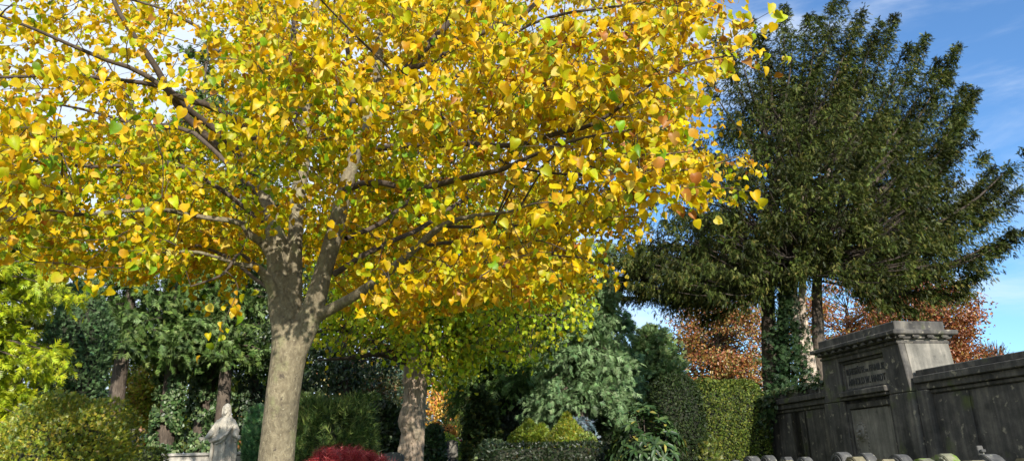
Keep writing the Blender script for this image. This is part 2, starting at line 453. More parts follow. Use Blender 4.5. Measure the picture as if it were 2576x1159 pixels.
# ------------------------------------------------------------------ foliage builders
def along(arms, rng, per_m, env, B, k, size, droop=.3, tipgrow=1.0, jitter=.5, t0=.0):
    """fronds on side twigs of curved arms. B=(forward, sideways, down)"""
    Ps, Xs, Ns, Ts = [], [], [], []
    for pts, e in arms:
        pts = np.asarray(pts, float)
        sl = np.linalg.norm(np.diff(pts, axis=0), axis=1); Ln = sl.sum()
        n = max(3, int(per_m * Ln * (1 - t0)))
        t = t0 + (1 - t0) * rng.random(n) ** .85
        cum = np.concatenate([[0], np.cumsum(sl)]) / Ln
        pos = np.stack([np.interp(t, cum, pts[:, a]) for a in range(3)], -1)
        Tg = nrm(np.stack([np.interp(np.minimum(t + .03, 1.03), cum, pts[:, a]) - np.interp(t - .03, cum, pts[:, a]) for a in range(3)], -1) + 1e-4)
        last = nrm(pts[-1] - pts[-2]); Tg = np.where((t > .96)[:, None], last, Tg)
        Rn = rng.normal(0, 1, (n, 3)); Rn[:, 2] *= .45
        Rn = nrm(Rn - (Rn * Tg).sum(1, keepdims=True) * Tg)
        D = nrm(Tg * B[0] + Rn * B[1] + np.array([0, 0, -B[2]]))
        ln = e * env(t) * rng.uniform(.6, 1.15, n)
        for j in range(k):
            s = (j + rng.random(n)) / k
            P = pos + D * (ln * s)[:, None]; P[:, 2] -= droop * ln * s * s
            X = nrm(D + rng.normal(0, jitter, (n, 3)) + np.array([0, 0, -droop * .9]))
            Nn = rng.normal(0, .6, (n, 3)) + np.array([0, 0, .8]) + Rn * .5
            Ps.append(P); Xs.append(X); Ns.append(Nn); Ts.append(t + 0 * s)
    return np.concatenate(Ps), np.concatenate(Xs), np.concatenate(Ns), np.concatenate(Ts)

def conifer(name, b, H, h0, Rad, prof, n_arms, label, cat, rng, cols, w=None, fsize=.3, per_m=5, k=3, rise=.25, sag=.5,
            tr=.22, bark=REDBARK, tm=FRONDS, group=None, B=(.6, .9, .15), sub=.45, trunk_lean=0.0, mat=NEEDLE, droop=.3, tcol=None, fl=1.0):
    root = empty(name, b, label, cat, group)
    hs = rng.uniform(0, 1, n_arms) ** fl; az = rng.uniform(0, 6.283, n_arms)
    arms, wood = [], []
    tpts = np.array([[b[0] + trunk_lean * z, b[1], b[2] - .2 + z * 1.0] for z in np.linspace(0, H * .97, 12)])
    wood.append((tpts, np.linspace(tr, .03, 12)))
    for h, a in zip(hs, az):
        z0 = h0 + (H - h0) * h
        Ln = Rad * prof(h) * rng.uniform(.75, 1.12)
        if Ln < .1: continue
        t = np.linspace(0, 1, 7)
        dr = np.array([math.sin(a), math.cos(a)])
        px = b[0] + trunk_lean * z0 + dr[0] * Ln * t; py = b[1] + dr[1] * Ln * t
        pz = b[2] + z0 + Ln * (rise * t - sag * t ** 2 + .18 * t ** 4)
        A = np.stack([px, py, pz], -1)
        arms.append((A, sub * max(Ln, .6)))
        wood.append((A[:6], np.linspace(max(.012, tr * .22), .008, 6)))
    P, X, Nn, T = along(arms, rng, per_m, lambda t: .55 + .45 * np.sin(np.clip(t, 0, 1) * 2.6), B, k, fsize, droop)
    tubes('trunk', wood[:1], bark, root, 12, .1, rng)
    tubes('branches', wood[1:], bark, root, 5)
    C = pal(rng, len(P), cols, w)
    if tcol is not None:
        f = np.clip((T - .6) / .4, 0, 1)[:, None] * rng.random((len(P), 1))
        C = C * (1 - f) + np.array(tcol) * f
    scatter('crown', tm, P, X, Nn, fsize * rng.uniform(.65, 1.2, len(P)), C, mat, root, rng)
    return root

def superell(rng, n, c, rad, p, depth=.15, lump=.06, zmin=-1.0, noise_scale=.5, top_flat=False):
    D = nrm(rng.normal(0, 1, (n, 3)))
    D = D[D[:, 2] > zmin]
    r = (np.abs(D) ** p).sum(1) ** (-1 / p)
    S = D * r[:, None]
    nz = WNoise(rng, noise_scale)
    W = c + S * rad
    f = 1 + lump * nz(W) - depth * rng.random(len(D)) ** 2
    P = c + S * rad * f[:, None]
    G = nrm(np.sign(S) * np.abs(S) ** (p - 1) / rad)
    return P, G

def blobmesh(name, c, rad, p, mat, parent, scale=.86, n=24):
    th = np.linspace(0, np.pi, n // 2 + 1); ph = np.linspace(0, 2 * np.pi, n, endpoint=False)
    T, PH = np.meshgrid(th, ph, indexing='ij')
    D = np.stack([np.sin(T) * np.cos(PH), np.sin(T) * np.sin(PH), np.cos(T)], -1)
    r = (np.abs(D) ** p).sum(-1) ** (-1 / p)
    V = (c + D * r[..., None] * rad * scale).reshape(-1, 3)
    i = np.arange(n // 2)[:, None] * n; j = np.arange(n)[None]; j2 = (j + 1) % n
    q = np.stack([i + j, i + n + j, i + n + j2, i + j2], -1).reshape(-1)
    nf = len(q) // 4
    return link(name, raw_mesh(name, V, q, np.arange(nf) * 4, np.full(nf, 4)), mat, parent, True)

def shrub(name, c, rad, p, n, label, cat, rng, cols, w=None, size=.08, tm=CARDF, mat=LEAF, depth=.18, lump=.07, up=.3, jit=.6,
          group=None, core=.84, zmin=-1.0, noise_scale=.5, part='foliage'):
    c = np.asarray(c, float); rad = np.asarray(rad, float)
    root = empty(name, (c[0], c[1], float(g(c[1]))), label, cat, group)
    P, G = superell(rng, n, c, rad, p, depth, lump, zmin, noise_scale)
    X = nrm(G * .8 + rng.normal(0, jit, P.shape) + np.array([0, 0, up]))
    Nn = G + rng.normal(0, .5, P.shape)
    scatter(part, tm, P, X, Nn, size * rng.uniform(.6, 1.25, len(P)), pal(rng, len(P), cols, w), mat, root, rng)
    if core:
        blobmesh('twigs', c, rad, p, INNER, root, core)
    stem = [(np.array([[c[0], c[1], float(g(c[1])) - .1], [c[0], c[1], c[2]]]), [.06, .05])]
    tubes('stem', stem, DARKBARK, root, 6)
    return root

def clump_crown(rng, c, rad, ncl, per, clr, shell=.55, noise_scale=1.0, thr=-.3):
    """clusters of leaf positions inside an ellipsoid, denser towards its skin, opened up by noise"""
    D = nrm(rng.normal(0, 1, (ncl * 3, 3)))
    r = rng.random(len(D)) ** shell
    Q = c + D * r[:, None] * rad
    nz = WNoise(rng, noise_scale)
    Q = Q[nz(Q) > thr][:ncl]
    P = np.repeat(Q, per, 0) + rng.normal(0, 1, (len(Q) * per, 3)) * clr * np.array([1, 1, .38])
    return Q, P

def broadleaf(name, b, c, rad, ncl, per, clr, label, cat, rng, cols, w=None, size=.07, tm=OVALS, bark=DARKBARK, tr=.2,
              group=None, shell=.5, noise_scale=1.0, thr=-.4, mat=LEAF, ntw=60, hang=.4, stems=None):
    root = empty(name, b, label, cat, group)
    c = np.asarray(c, float); rad = np.asarray(rad, float); b = np.asarray(b, float)
    Q, P = clump_crown(rng, c, rad, ncl, per, clr, shell, noise_scale, thr)
    top = c + np.array([0, 0, rad[2] * .6])
    tp = smooth_poly([b - [0, 0, .2], b * .6 + c * .4 + rng.normal(0, .05, 3), top], 10)
    tubes('trunk', [(tp, np.linspace(tr, tr * .2, 10))] if stems is None else stems, bark, root, 14, .12, rng)
    tw = []
    for q in Q[rng.choice(len(Q), min(ntw, len(Q)), replace=False)]:
        z = np.clip(q[2] - rng.uniform(.2, .5) * np.linalg.norm(q[:2] - c[:2]), b[2] + (c[2] - rad[2] - b[2]) * .8, top[2])
        f = np.clip((z - tp[0, 2]) / (tp[-1, 2] - tp[0, 2]), 0, 1)
        s = np.array([np.interp(z, tp[:, 2], tp[:, 0]), np.interp(z, tp[:, 2], tp[:, 1]), z])
        m = (s + q) / 2 + np.array([0, 0, .12 * np.linalg.norm(q - s)]) * rng.uniform(-.3, 1)
        tw.append((smooth_poly([s, m, q], 7), np.linspace(max(.012, tr * .25 * (1 - f * .6)), .006, 7)))
    tubes('branches', tw, bark, root, 5)
    G = nrm((P - c) / rad)
    X = nrm(G * .4 + rng.normal(0, .6, P.shape) + np.array([0, 0, -hang]))
    Nn = G * .7 + rng.normal(0, .6, P.shape) + np.array([0, 0, .4])
    scatter('crown', tm, P, X, Nn, size * rng.uniform(.6, 1.25, len(P)), pal(rng, len(P), cols, w), mat, root, rng)
    return root

def ivy(b, z0, z1, rx, n, label, rng, cols, size=.09, lean=0.0, thick=.16, name='ivy', rtop=.8, group='ivy columns climbing trunks'):
    h = rng.random(n); a = rng.uniform(0, 6.283, n)
    nzz = WNoise(rng, .45)
    rr = rx * (1 - (1 - rtop) * h) + thick * rng.random(n)
    P = np.stack([b[0] + lean * (z0 + h * (z1 - z0) - b[2]) + rr * np.sin(a), b[1] + rr * np.cos(a), z0 + h * (z1 - z0)], -1)
    keep = nzz(P) > -.9 + 1.3 * h ** 3
    P = P[keep]; G = np.stack([np.sin(a), np.cos(a), 0 * a], -1)[keep]
    X = nrm(np.array([0, 0, -.8]) + rng.normal(0, .5, P.shape) + G * .3)
    o = scatter(name, [oval(.42, .25, .2), oval(.5, -.2, .1)], P, X, G + rng.normal(0, .35, P.shape), size * rng.uniform(.6, 1.25, len(P)), pal(rng, len(P), cols), WAXY, None, rng)
    return tag(o, label, 'ivy', group)

# ------------------------------------------------------------------ 1. the yellow lime tree
def build_lime():
    rng = np.random.default_rng(11)
    D0 = 7.4
    b = base(697, 1159, D0)
    root = empty('lime_tree', b, 'big foreground lime tree full of yellow heart-shaped autumn leaves', 'tree')
    def wpx(px, d): return px * d / 1960.0 * .5
    def trace(pts, n=14):
        """(u, v, depth, width in layout units) -> points and radii"""
        p = smooth_poly(pts, n)
        return at(p[:, 0], p[:, 1], p[:, 2]), np.array([wpx(a, c) for a, c in zip(p[:, 3], p[:, 2])])
    gz = b[2]
    # trunk down to the ground
    low, lr = trace([(692, 1200, D0, 92), (697, 1130, D0, 88), (709, 1020, D0, 86), (721, 930, D0, 88), (728, 870, D0, 92), (720, 820, D0, 78), (708, 770, D0, 70), (698, 690, D0, 54), (693, 600, D0, 54), (683, 540, D0 + .1, 42), (655, 470, D0 + .2, 30)], 34)
    foot = np.array([[low[0][0] + .0, D0, gz - .15], [low[0][0], D0, gz + .1], [low[0][0] + .0, D0, gz + .45]])
    low = np.vstack([foot, low]); lr = np.concatenate([[.34, .26, .2], lr])
    mains = [(low, lr)]
    mains.append(trace([(716, 900, D0, 46), (733, 790, D0 + .02, 48), (742, 700, D0 + .05, 40), (743, 600, D0 + .05, 38), (748, 500, D0 + .1, 40), (765, 400, D0 + .1, 34), (775, 250, D0 + .2, 28), (790, 100, D0 + .3, 24), (800, -80, D0 + .5, 18), (810, -260, D0 + .6, 10)], 30))
    mains.append(trace([(735, 905, D0 - .02, 60), (765, 830, D0 - .05, 66), (792, 760, D0 - .08, 58), (812, 690, D0 - .1, 49), (838, 600, D0 - .15, 48), (862, 500, D0 - .2, 42), (890, 400, D0 - .2, 38), (925, 300, D0 - .1, 32), (950, 180, D0, 28), (955, 0, D0 + .1, 20), (960, -200, D0 + .2, 12)], 32))
    for o in mains: pass
    main_in = [trace([(790, 800, D0 - .06, 34), (813, 787, D0 - .1, 32), (860, 762, D0 - .25, 29), (898, 740, D0 - .4, 27), (972, 687, D0 - .7, 25), (1046, 623, D0 - .9, 22), (1110, 570, D0 - 1.1, 19), (1180, 545, D0 - 1.3, 15), (1290, 530, D0 - 1.6, 11), (1390, 490, D0 - 1.8, 7)], 22),
               trace([(700, 790, D0 - .02, 34), (688, 735, D0 - .1, 32), (664, 690, D0 - .2, 26), (640, 670, D0 - .3, 21), (600, 665, D0 - .4, 14), (540, 645, D0 - .6, 12), (470, 632, D0 - .8, 10), (350, 640, D0 - 1.1, 7)], 16),
               trace([(680, 640, D0, 30), (660, 610, D0 - .1, 27), (628, 590, D0 - .2, 22), (600, 560, D0 - .3, 18), (500, 545, D0 - .5, 15), (390, 527, D0 - .9, 15), (200, 540, D0 - 1.3, 12), (60, 532, D0 - 1.6, 8), (-90, 500, D0 - 1.9, 5)], 20)]
    allm = mains + main_in
    # fuse trunk and big limbs into one skin
    tmp = tubes('trunk_raw', [(smooth_poly(np.hstack([p, r[:, None]]), len(p) * 3)[:, :3], smooth_poly(np.hstack([p, r[:, None]]), len(p) * 3)[:, 3]) for p, r in allm], None, None, 20, .014, rng)
    me0 = tmp.data
    import bmesh
    bm = bmesh.new(); bm.from_mesh(me0)
    bmesh.ops.holes_fill(bm, edges=[e for e in bm.edges if e.is_boundary], sides=0)
    bm.to_mesh(me0); bm.free()
    md = tmp.modifiers.new('r', 'REMESH'); md.mode = 'VOXEL'; md.voxel_size = .016
    md2 = tmp.modifiers.new('s', 'SMOOTH'); md2.factor = .5; md2.iterations = 4
    dg = bpy.context.evaluated_depsgraph_get()
    me = bpy.data.meshes.new_from_object(tmp.evaluated_get(dg))
    bpy.data.objects.remove(tmp)
    link('trunk', me, LIMEBARK, root, True)
    # limbs traced in the crown
    T = lambda *a, n=14: trace(a, n)
    limbs = [
        T((862, 480, D0 - .2, 24), (934, 457, D0 - .6, 18), (1034, 475, D0 - 1.0, 19), (1074, 472, D0 - 1.1, 18), (1174, 445, D0 - 1.7, 16), (1269, 425, D0 - 2.1, 13), (1380, 372, D0 - 2.4, 10), (1500, 340, D0 - 2.7, 7), (1600, 325, D0 - 2.8, 4)),
        T((905, 380, D0, 22), (1000, 368, D0 - .6, 18), (1099, 365, D0 - 1.3, 17), (1189, 362, D0 - 1.7, 16), (1299, 367, D0 - 2.0, 16), (1399, 335, D0 - 2.3, 14), (1474, 320, D0 - 2.4, 12), (1539, 285, D0 - 2.5, 10), (1640, 210, D0 - 2.6, 8), (1740, 160, D0 - 2.7, 6), (1830, 140, D0 - 2.8, 4), n=18),
        T((840, 690, D0 - .1, 16), (919, 639, D0 - .2, 15), (983, 607, D0, 14), (1057, 575, D0 + .4, 13), (1170, 500, D0 + .8, 11), (1300, 440, D0 + 1.1, 8), (1420, 420, D0 + 1.4, 5)),
        T((930, 330, D0 - .1, 28), (1009, 195, D0 - .2, 25), (1049, 145, D0 - .2, 24), (1104, 85, D0 - .2, 22), (1139, 45, D0 - .2, 20), (1190, -20, D0 - .2, 16), (1300, -160, D0 - .2, 8)),
        T((1030, 170, D0 - .3, 18), (1080, 160, D0 - .5, 16), (1160, 110, D0 - .8, 14), (1254, 65, D0 - 1, 15), (1309, 45, D0 - 1.1, 14), (1354, 0, D0 - 1.2, 12), (1420, -80, D0 - 1.3, 6)),
        T((1000, 215, D0 - .4, 14), (1160, 190, D0 - .9, 12), (1300, 80, D0 - 1.2, 9), (1420, 35, D0 - 1.4, 9), (1600, 10, D0 - 1.5, 6), (1700, -10, D0 - 1.6, 4)),
        T((1054, 380, D0 + .3, 12), (1084, 355, D0 + .2, 14), (1169, 295, D0 + .1, 14), (1300, 230, D0, 9), (1450, 190, D0 - .1, 6), (1600, 150, D0 - .2, 4)),
        T((690, 400, D0 + .1, 20), (600, 312, D0 - .4, 20), (525, 265, D0 - .7, 20), (450, 245, D0 - 1, 18), (350, 180, D0 - 1.3, 15), (250, 145, D0 - 1.6, 13), (90, 75, D0 - 2, 10), (0, 40, D0 - 2.2, 7)),
        T((560, 380, D0 - .3, 20), (465, 290, D0 - .6, 22), (420, 220, D0 - .8, 21), (380, 150, D0 - 1, 18), (320, 65, D0 - 1.2, 16), (290, 10, D0 - 1.3, 14), (260, -70, D0 - 1.4, 10)),
        T((640, 440, D0, 22), (560, 340, D0 - .2, 22), (470, 275, D0 - .6, 20), (425, 225, D0 - .9, 16), (330, 205, D0 - 1.2, 13), (150, 190, D0 - 1.7, 11), (0, 195, D0 - 2.1, 8), (-100, 180, D0 - 2.3, 5)),
        T((680, 520, D0 + .1, 18), (600, 440, D0 + .4, 15), (480, 330, D0 + .7, 13), (370, 320, D0 + .9, 11), (230, 280, D0 + 1, 8), (80, 250, D0 + 1.1, 5)),
        T((660, 560, D0, 14), (560, 480, D0 - .3, 13), (430, 410, D0 - .7, 12), (250, 420, D0 - 1.2, 9), (60, 400, D0 - 1.6, 6), (-60, 370, D0 - 1.8, 4)),
        T((760, 330, D0 + .2, 20), (700, 200, D0 + .2, 18), (640, 90, D0 + .2, 14), (590, -20, D0 + .2, 10), (560, -140, D0 + .2, 6)),
        T((770, 300, D0 + .2, 22), (735, 180, D0 + .4, 20), (742, 60, D0 + .5, 18), (745, -60, D0 + .6, 12), (750, -160, D0 + .7, 7)),
        T((700, 230, D0 + .1, 14), (600, 130, D0 - .3, 12), (500, 70, D0 - .6, 10), (400, 20, D0 - .9, 8), (250, -20, D0 - 1.2, 5)),
        T((890, 300, D0 - .1, 18), (880, 160, D0 - .1, 16), (860, 20, D0 - .1, 13), (850, -120, D0, 8)),
        T((640, 665, D0 - .3, 14), (600, 640, D0 - .5, 9), (560, 690, D0 - .8, 7), (480, 720, D0 - 1.0, 4)),
        T((690, 735, D0 - .1, 12), (640, 700, D0 + .4, 10), (560, 640, D0 + .9, 8), (430, 600, D0 + 1.5, 6), (300, 580, D0 + 2, 4)),
        T((870, 600, D0, 14), (960, 560, D0 + .7, 12), (1060, 480, D0 + 1.4, 10), (1200, 400, D0 + 2, 7), (1350, 380, D0 + 2.4, 4)),
        T((1046, 623, D0 - .9, 12), (1130, 610, D0 - .8, 10), (1250, 620, D0 - .8, 8), (1380, 640, D0 - .9, 5), (1480, 650, D0 - 1, 3)),
        T((1189, 362, D0 - 1.2, 9), (1300, 420, D0 - 1.5, 8), (1450, 440, D0 - 1.8, 7), (1600, 430, D0 - 2, 6), (1750, 425, D0 - 2.2, 5), (1880, 385, D0 - 2.3, 3)),
        T((1110, 570, D0 - 1.1, 10), (1250, 570, D0 - 1.0, 8), (1420, 560, D0 - 1.1, 6), (1560, 545, D0 - 1.2, 4), (1640, 550, D0 - 1.3, 3)),
        T((1399, 335, D0 - 1.6, 8), (1520, 380, D0 - 1.7, 7), (1640, 390, D0 - 1.8, 5), (1740, 380, D0 - 1.9, 3)),
    ]
    # crown outline in the layout plane and candidate leaf clusters in the real crown volume
    OUT = np.array([(-260, -330), (1780, -330), (1830, -60), (1815, 40), (1860, 110), (1880, 150), (1830, 175), (1795, 235), (1750, 330), (1740, 410), (1800, 400), (1880, 370), (1890, 390), (1810, 440), (1790, 470), (1740, 500), (1600, 470), (1590, 530), (1650, 560), (1590, 590), (1470, 560), (1440, 600), (1450, 640),
                    (1520, 680), (1470, 715), (1380, 730), (1240, 770), (1100, 765), (1000, 805), (960, 770), (905, 735), (880, 770), (840, 720), (780, 650), (700, 620), (640, 650), (600, 730), (560, 805), (530, 790), (530, 735), (490, 700), (420, 690), (340, 735), (300, 715), (230, 700), (120, 700), (30, 620), (-100, 620), (-260, 600)], float)
    def inside(u, v):
        x, y = OUT[:, 0], OUT[:, 1]; x2, y2 = np.roll(x, -1), np.roll(y, -1)
        c = (y[None] > v[:, None]) != (y2[None] > v[:, None])
        xi = (x2 - x)[None] * (v[:, None] - y[None]) / np.where(y2 == y, 1e-9, y2 - y)[None] + x[None]
        return (c & (u[:, None] < xi)).sum(1) % 2 == 1
    x0, zc = b[0] + .35, 5.6
    Q = []
    nzf = WNoise(rng, .75)
    bare = []
    for p_, r_2 in main_in + limbs[:12] + limbs[16:17]:
        a_, c_ = proj(p_); bare.append((a_[:int(len(a_) * .8)], c_[:int(len(a_) * .8)], float(p_[:, 1].mean())))
    need = 4000
    while sum(map(len, Q)) < need:
        M = 40000
        q = np.stack([rng.uniform(-6.0, 5.5, M), rng.uniform(4.2, 11.8, M), rng.uniform(1.8, 9.5, M)], -1)
        dzz = (q[:, 2] - zc) / 4.2
        e = ((q[:, 0] - x0) / 5.6) ** 2 + ((q[:, 1] - D0) / 4.0) ** 2 + np.where(dzz < 0, dzz ** 4, dzz ** 2)
        u, v = proj(q)
        ok = (e < 1) & inside(u, v)
        # the twigs carry leaves mostly towards the outside, thinner in the upper left
        keep = .25 + .75 * np.clip(e, 0, 1)
        keep = np.where((u < 620) & (v < 300), keep * .26, keep)
        keep = np.where((u > 620) & (u < 900) & (v < 120), keep * .6, keep)
        keep = np.where((u > 960) & (u < 1180) & (v > 480) & (v < 620), keep * .6, keep)
        keep = np.where(v < -40, keep * .20, keep)
        keep = np.where(u < -70, 0, keep)
        keep = np.where((v > 560) & (u > 850), keep * 1.7, keep)
        keep = keep * np.clip(.60 + .60 * nzf(q * np.array([.65, .65, 1.7])), .04, 1.3)
        keep *= np.clip(1.45 - .06 * q[:, 1], .5, 1)
        ok &= rng.random(M) < keep * .5
        ok &= ~((q[:, 1] < 5.4) & (v > 520) & (rng.random(M) < .6))
        # sunlight reaches the lower trunk under the crown
        sh = SUNDIR[:2] / np.linalg.norm(SUNDIR[:2]); rel = q[:, :2] - b[None, :2]
        sa = rel @ sh; la = np.abs(rel[:, 0] * sh[1] - rel[:, 1] * sh[0])
        ok &= ~((la < .5) & (sa > .2) & (q[:, 2] < 2.95 + math.tan(SUN_EL) * sa) & (rng.random(M) < .93))
        c2 = at(1040, 1060, 17.0); rel = q[:, :2] - c2[None, :2]
        sa = rel @ sh; la = np.abs(rel[:, 0] * sh[1] - rel[:, 1] * sh[0]); zz2 = q[:, 2] - math.tan(SUN_EL) * sa
        ok &= ~((la < .42) & (sa > 2) & (zz2 < 3.5) & (rng.random(M) < .85))
        # clusters between the camera and the forks and limbs are culled
        ok &= ~((u > 630) & (u < 885) & (v > 555) & (v < 820) & (q[:, 1] < D0 + .2))
        ui, vi = q[ok], None
        near = np.zeros(len(ui), bool)
        uu, vv2 = u[ok], v[ok]
        for (a, c, dl) in bare:
            dd2 = np.min((uu[:, None] - a[None]) ** 2 + (vv2[:, None] + 9 - c[None]) ** 2, 1)
            near |= (dd2 < 25 ** 2) & (ui[:, 1] < dl) & (rng.random(len(ui)) < .88)
        idx = np.where(ok)[0][near]; ok[idx] = False
        Q.append(q[ok])
    Q = np.concatenate(Q)[:need]
    # secondary boughs: from the big limbs to far places of the volume
    prim = np.concatenate([p for p, r in allm[1:] + limbs]); pr = np.concatenate([r for p, r in allm[1:] + limbs])
    axis = np.array([b[0] + .3, D0])
    sec = []
    far = Q[np.argsort(-((Q[:, 0] - axis[0]) ** 2 + (Q[:, 1] - axis[1]) ** 2 + .3 * (Q[:, 2] - zc) ** 2))]
    for q in far[rng.choice(len(far) // 2, 60, replace=False)]:
        dd = np.linalg.norm(prim - q, axis=1)
        ok = np.linalg.norm(prim[:, :2] - axis, axis=1) < np.linalg.norm(q[:2] - axis) * .75
        if not ok.any(): continue
        dd = np.where(ok, np.abs(dd - 1.3), 99)
        i = int(np.argmin(dd)); s = prim[i]; ln = np.linalg.norm(q - s)
        m = (s * .5 + q * .5) + rng.normal(0, .05, 3) * ln + np.array([0, 0, .07 * ln])
        sec.append((smooth_poly([s, m, q], 9), np.linspace(min(pr[i] * .6, .006 + .0075 * ln), .004, 9)))
    allp = np.concatenate([prim] + [p for p, r in sec]); allr = np.concatenate([pr] + [r for p, r in sec])
    allax = np.linalg.norm(allp[:, :2] - axis, axis=1)
    tw, Ps, Xs, Ns, Ci = [], [], [], [], []
    # twigs grow outwards: each joins the nearest wood already there
    qa = np.linalg.norm(Q[:, :2] - axis, axis=1)
    pool = np.zeros((len(allp) + 8 * len(Q), 3)); poolr = np.zeros(len(pool)); poola = np.zeros(len(pool)); npool = len(allp)
    pool[:npool] = allp; poolr[:npool] = allr; poola[:npool] = allax
    for qi in np.argsort(qa):
        q = Q[qi]
        dd = np.linalg.norm(pool[:npool] - q, axis=1) + np.where(poola[:npool] > qa[qi] + .05, .4, 0) + .15 * (poolr[:npool] < .0035)
        i = int(np.argmin(dd)); s = pool[i]; ln = np.linalg.norm(q - s)
        od = nrm(np.array([q[0] - axis[0], q[1] - axis[1], rng.normal(0, .35) + .1]) / 3 + rng.normal(0, .35, 3))
        tl = rng.uniform(.28, .55)
        e = q + od * tl; e[2] -= .10 * tl
        ue, ve = proj(e[None] - np.array([0, 0, .06]))
        if not inside(ue, ve)[0] and rng.random() < .8: continue
        mid = (s + q) / 2 + rng.normal(0, .06, 3) * ln + np.array([0, 0, .06 * ln])
        pts = smooth_poly([s, mid, q, (q + e) / 2 + [0, 0, .03], e], 9)
        rr_ = np.linspace(min(.0045 + .004 * ln, max(poolr[i], .004)), .0018, 9); tw.append((pts, rr_))
        pool[npool:npool + 7] = pts[1:8]; poolr[npool:npool + 7] = rr_[1:8]; poola[npool:npool + 7] = np.linalg.norm(pts[1:8, :2] - axis, axis=1); npool += 7
        k = rng.integers(15, 25)
        t = rng.uniform(.0, 1.0, k)[:, None]
        p = q * (1 - t) + e * t + rng.normal(0, .075, (k, 3)) * [1, 1, .6]; p[:, 2] -= rng.uniform(.0, .06, k)
        Ps.append(p)
        hd = nrm(np.array([0, 0, -.95]) + od * .35 + rng.normal(0, .42, (k, 3)))
        Xs.append(hd)
        Ns.append(nrm(rng.normal(0, .75, (k, 3)) + np.array([.25, -.55, .35])))
        Ci.append(np.repeat(q[None], k, 0))
    tubes('limbs', limbs + sec, TWIG, root, 8, .05, rng)
    tubes('twigs', tw, TWIG, root, 4)
    P = np.concatenate(Ps); X = np.concatenate(Xs); Nn = np.concatenate(Ns); Cq = np.concatenate(Ci); n = len(P)
    u, v = proj(Cq)
    cols = np.array([(.64, .44, .006), (.58, .33, .006), (.44, .44, .008), (.18, .30, .010), (.38, .16, .025), (.66, .50, .06)])
    gz2 = WNoise(rng, .9)
    gn = gz2(Cq)
    green = np.clip(1 - np.hypot((u - 650) / 620, (v - 480) / 330), 0, 1)
    brown = np.clip((u - 1250) / 500, 0, 1) * np.clip(1.1 - v / 600, 0, 1) + .35 * np.clip(1 - np.hypot((u - 850) / 160, (v - 190) / 150), 0, 1)
    W = np.stack([1.1 + 0 * u, .32 + .5 * np.clip((v - 480) / 200, 0, 1), .55 + 2.2 * green * (1 + gn * .5), .07 + 1.4 * green * np.clip(.7 + gn, 0, 2), .03 + .30 * brown, .14 + .25 * brown], 1)  # lower leaves lean to darker gold: shade under the crown put into colour
    W = np.clip(W, .01, None); W /= W.sum(1, keepdims=True)
    pickc = (rng.random((n, 1)) > np.cumsum(W, 1)).sum(1).clip(0, 5)
    C = cols[pickc] * (1 + rng.normal(0, .10, (n, 1)))
    C = np.clip(C * (1 + rng.normal(0, .05, (n, 3))), .005, .88)
    S = .060 * rng.uniform(.6, 1.25, n)
    scatter('crown', HEARTS, P, X, Nn, S, C, LIMELEAF, root, rng)
    return root
build_lime()

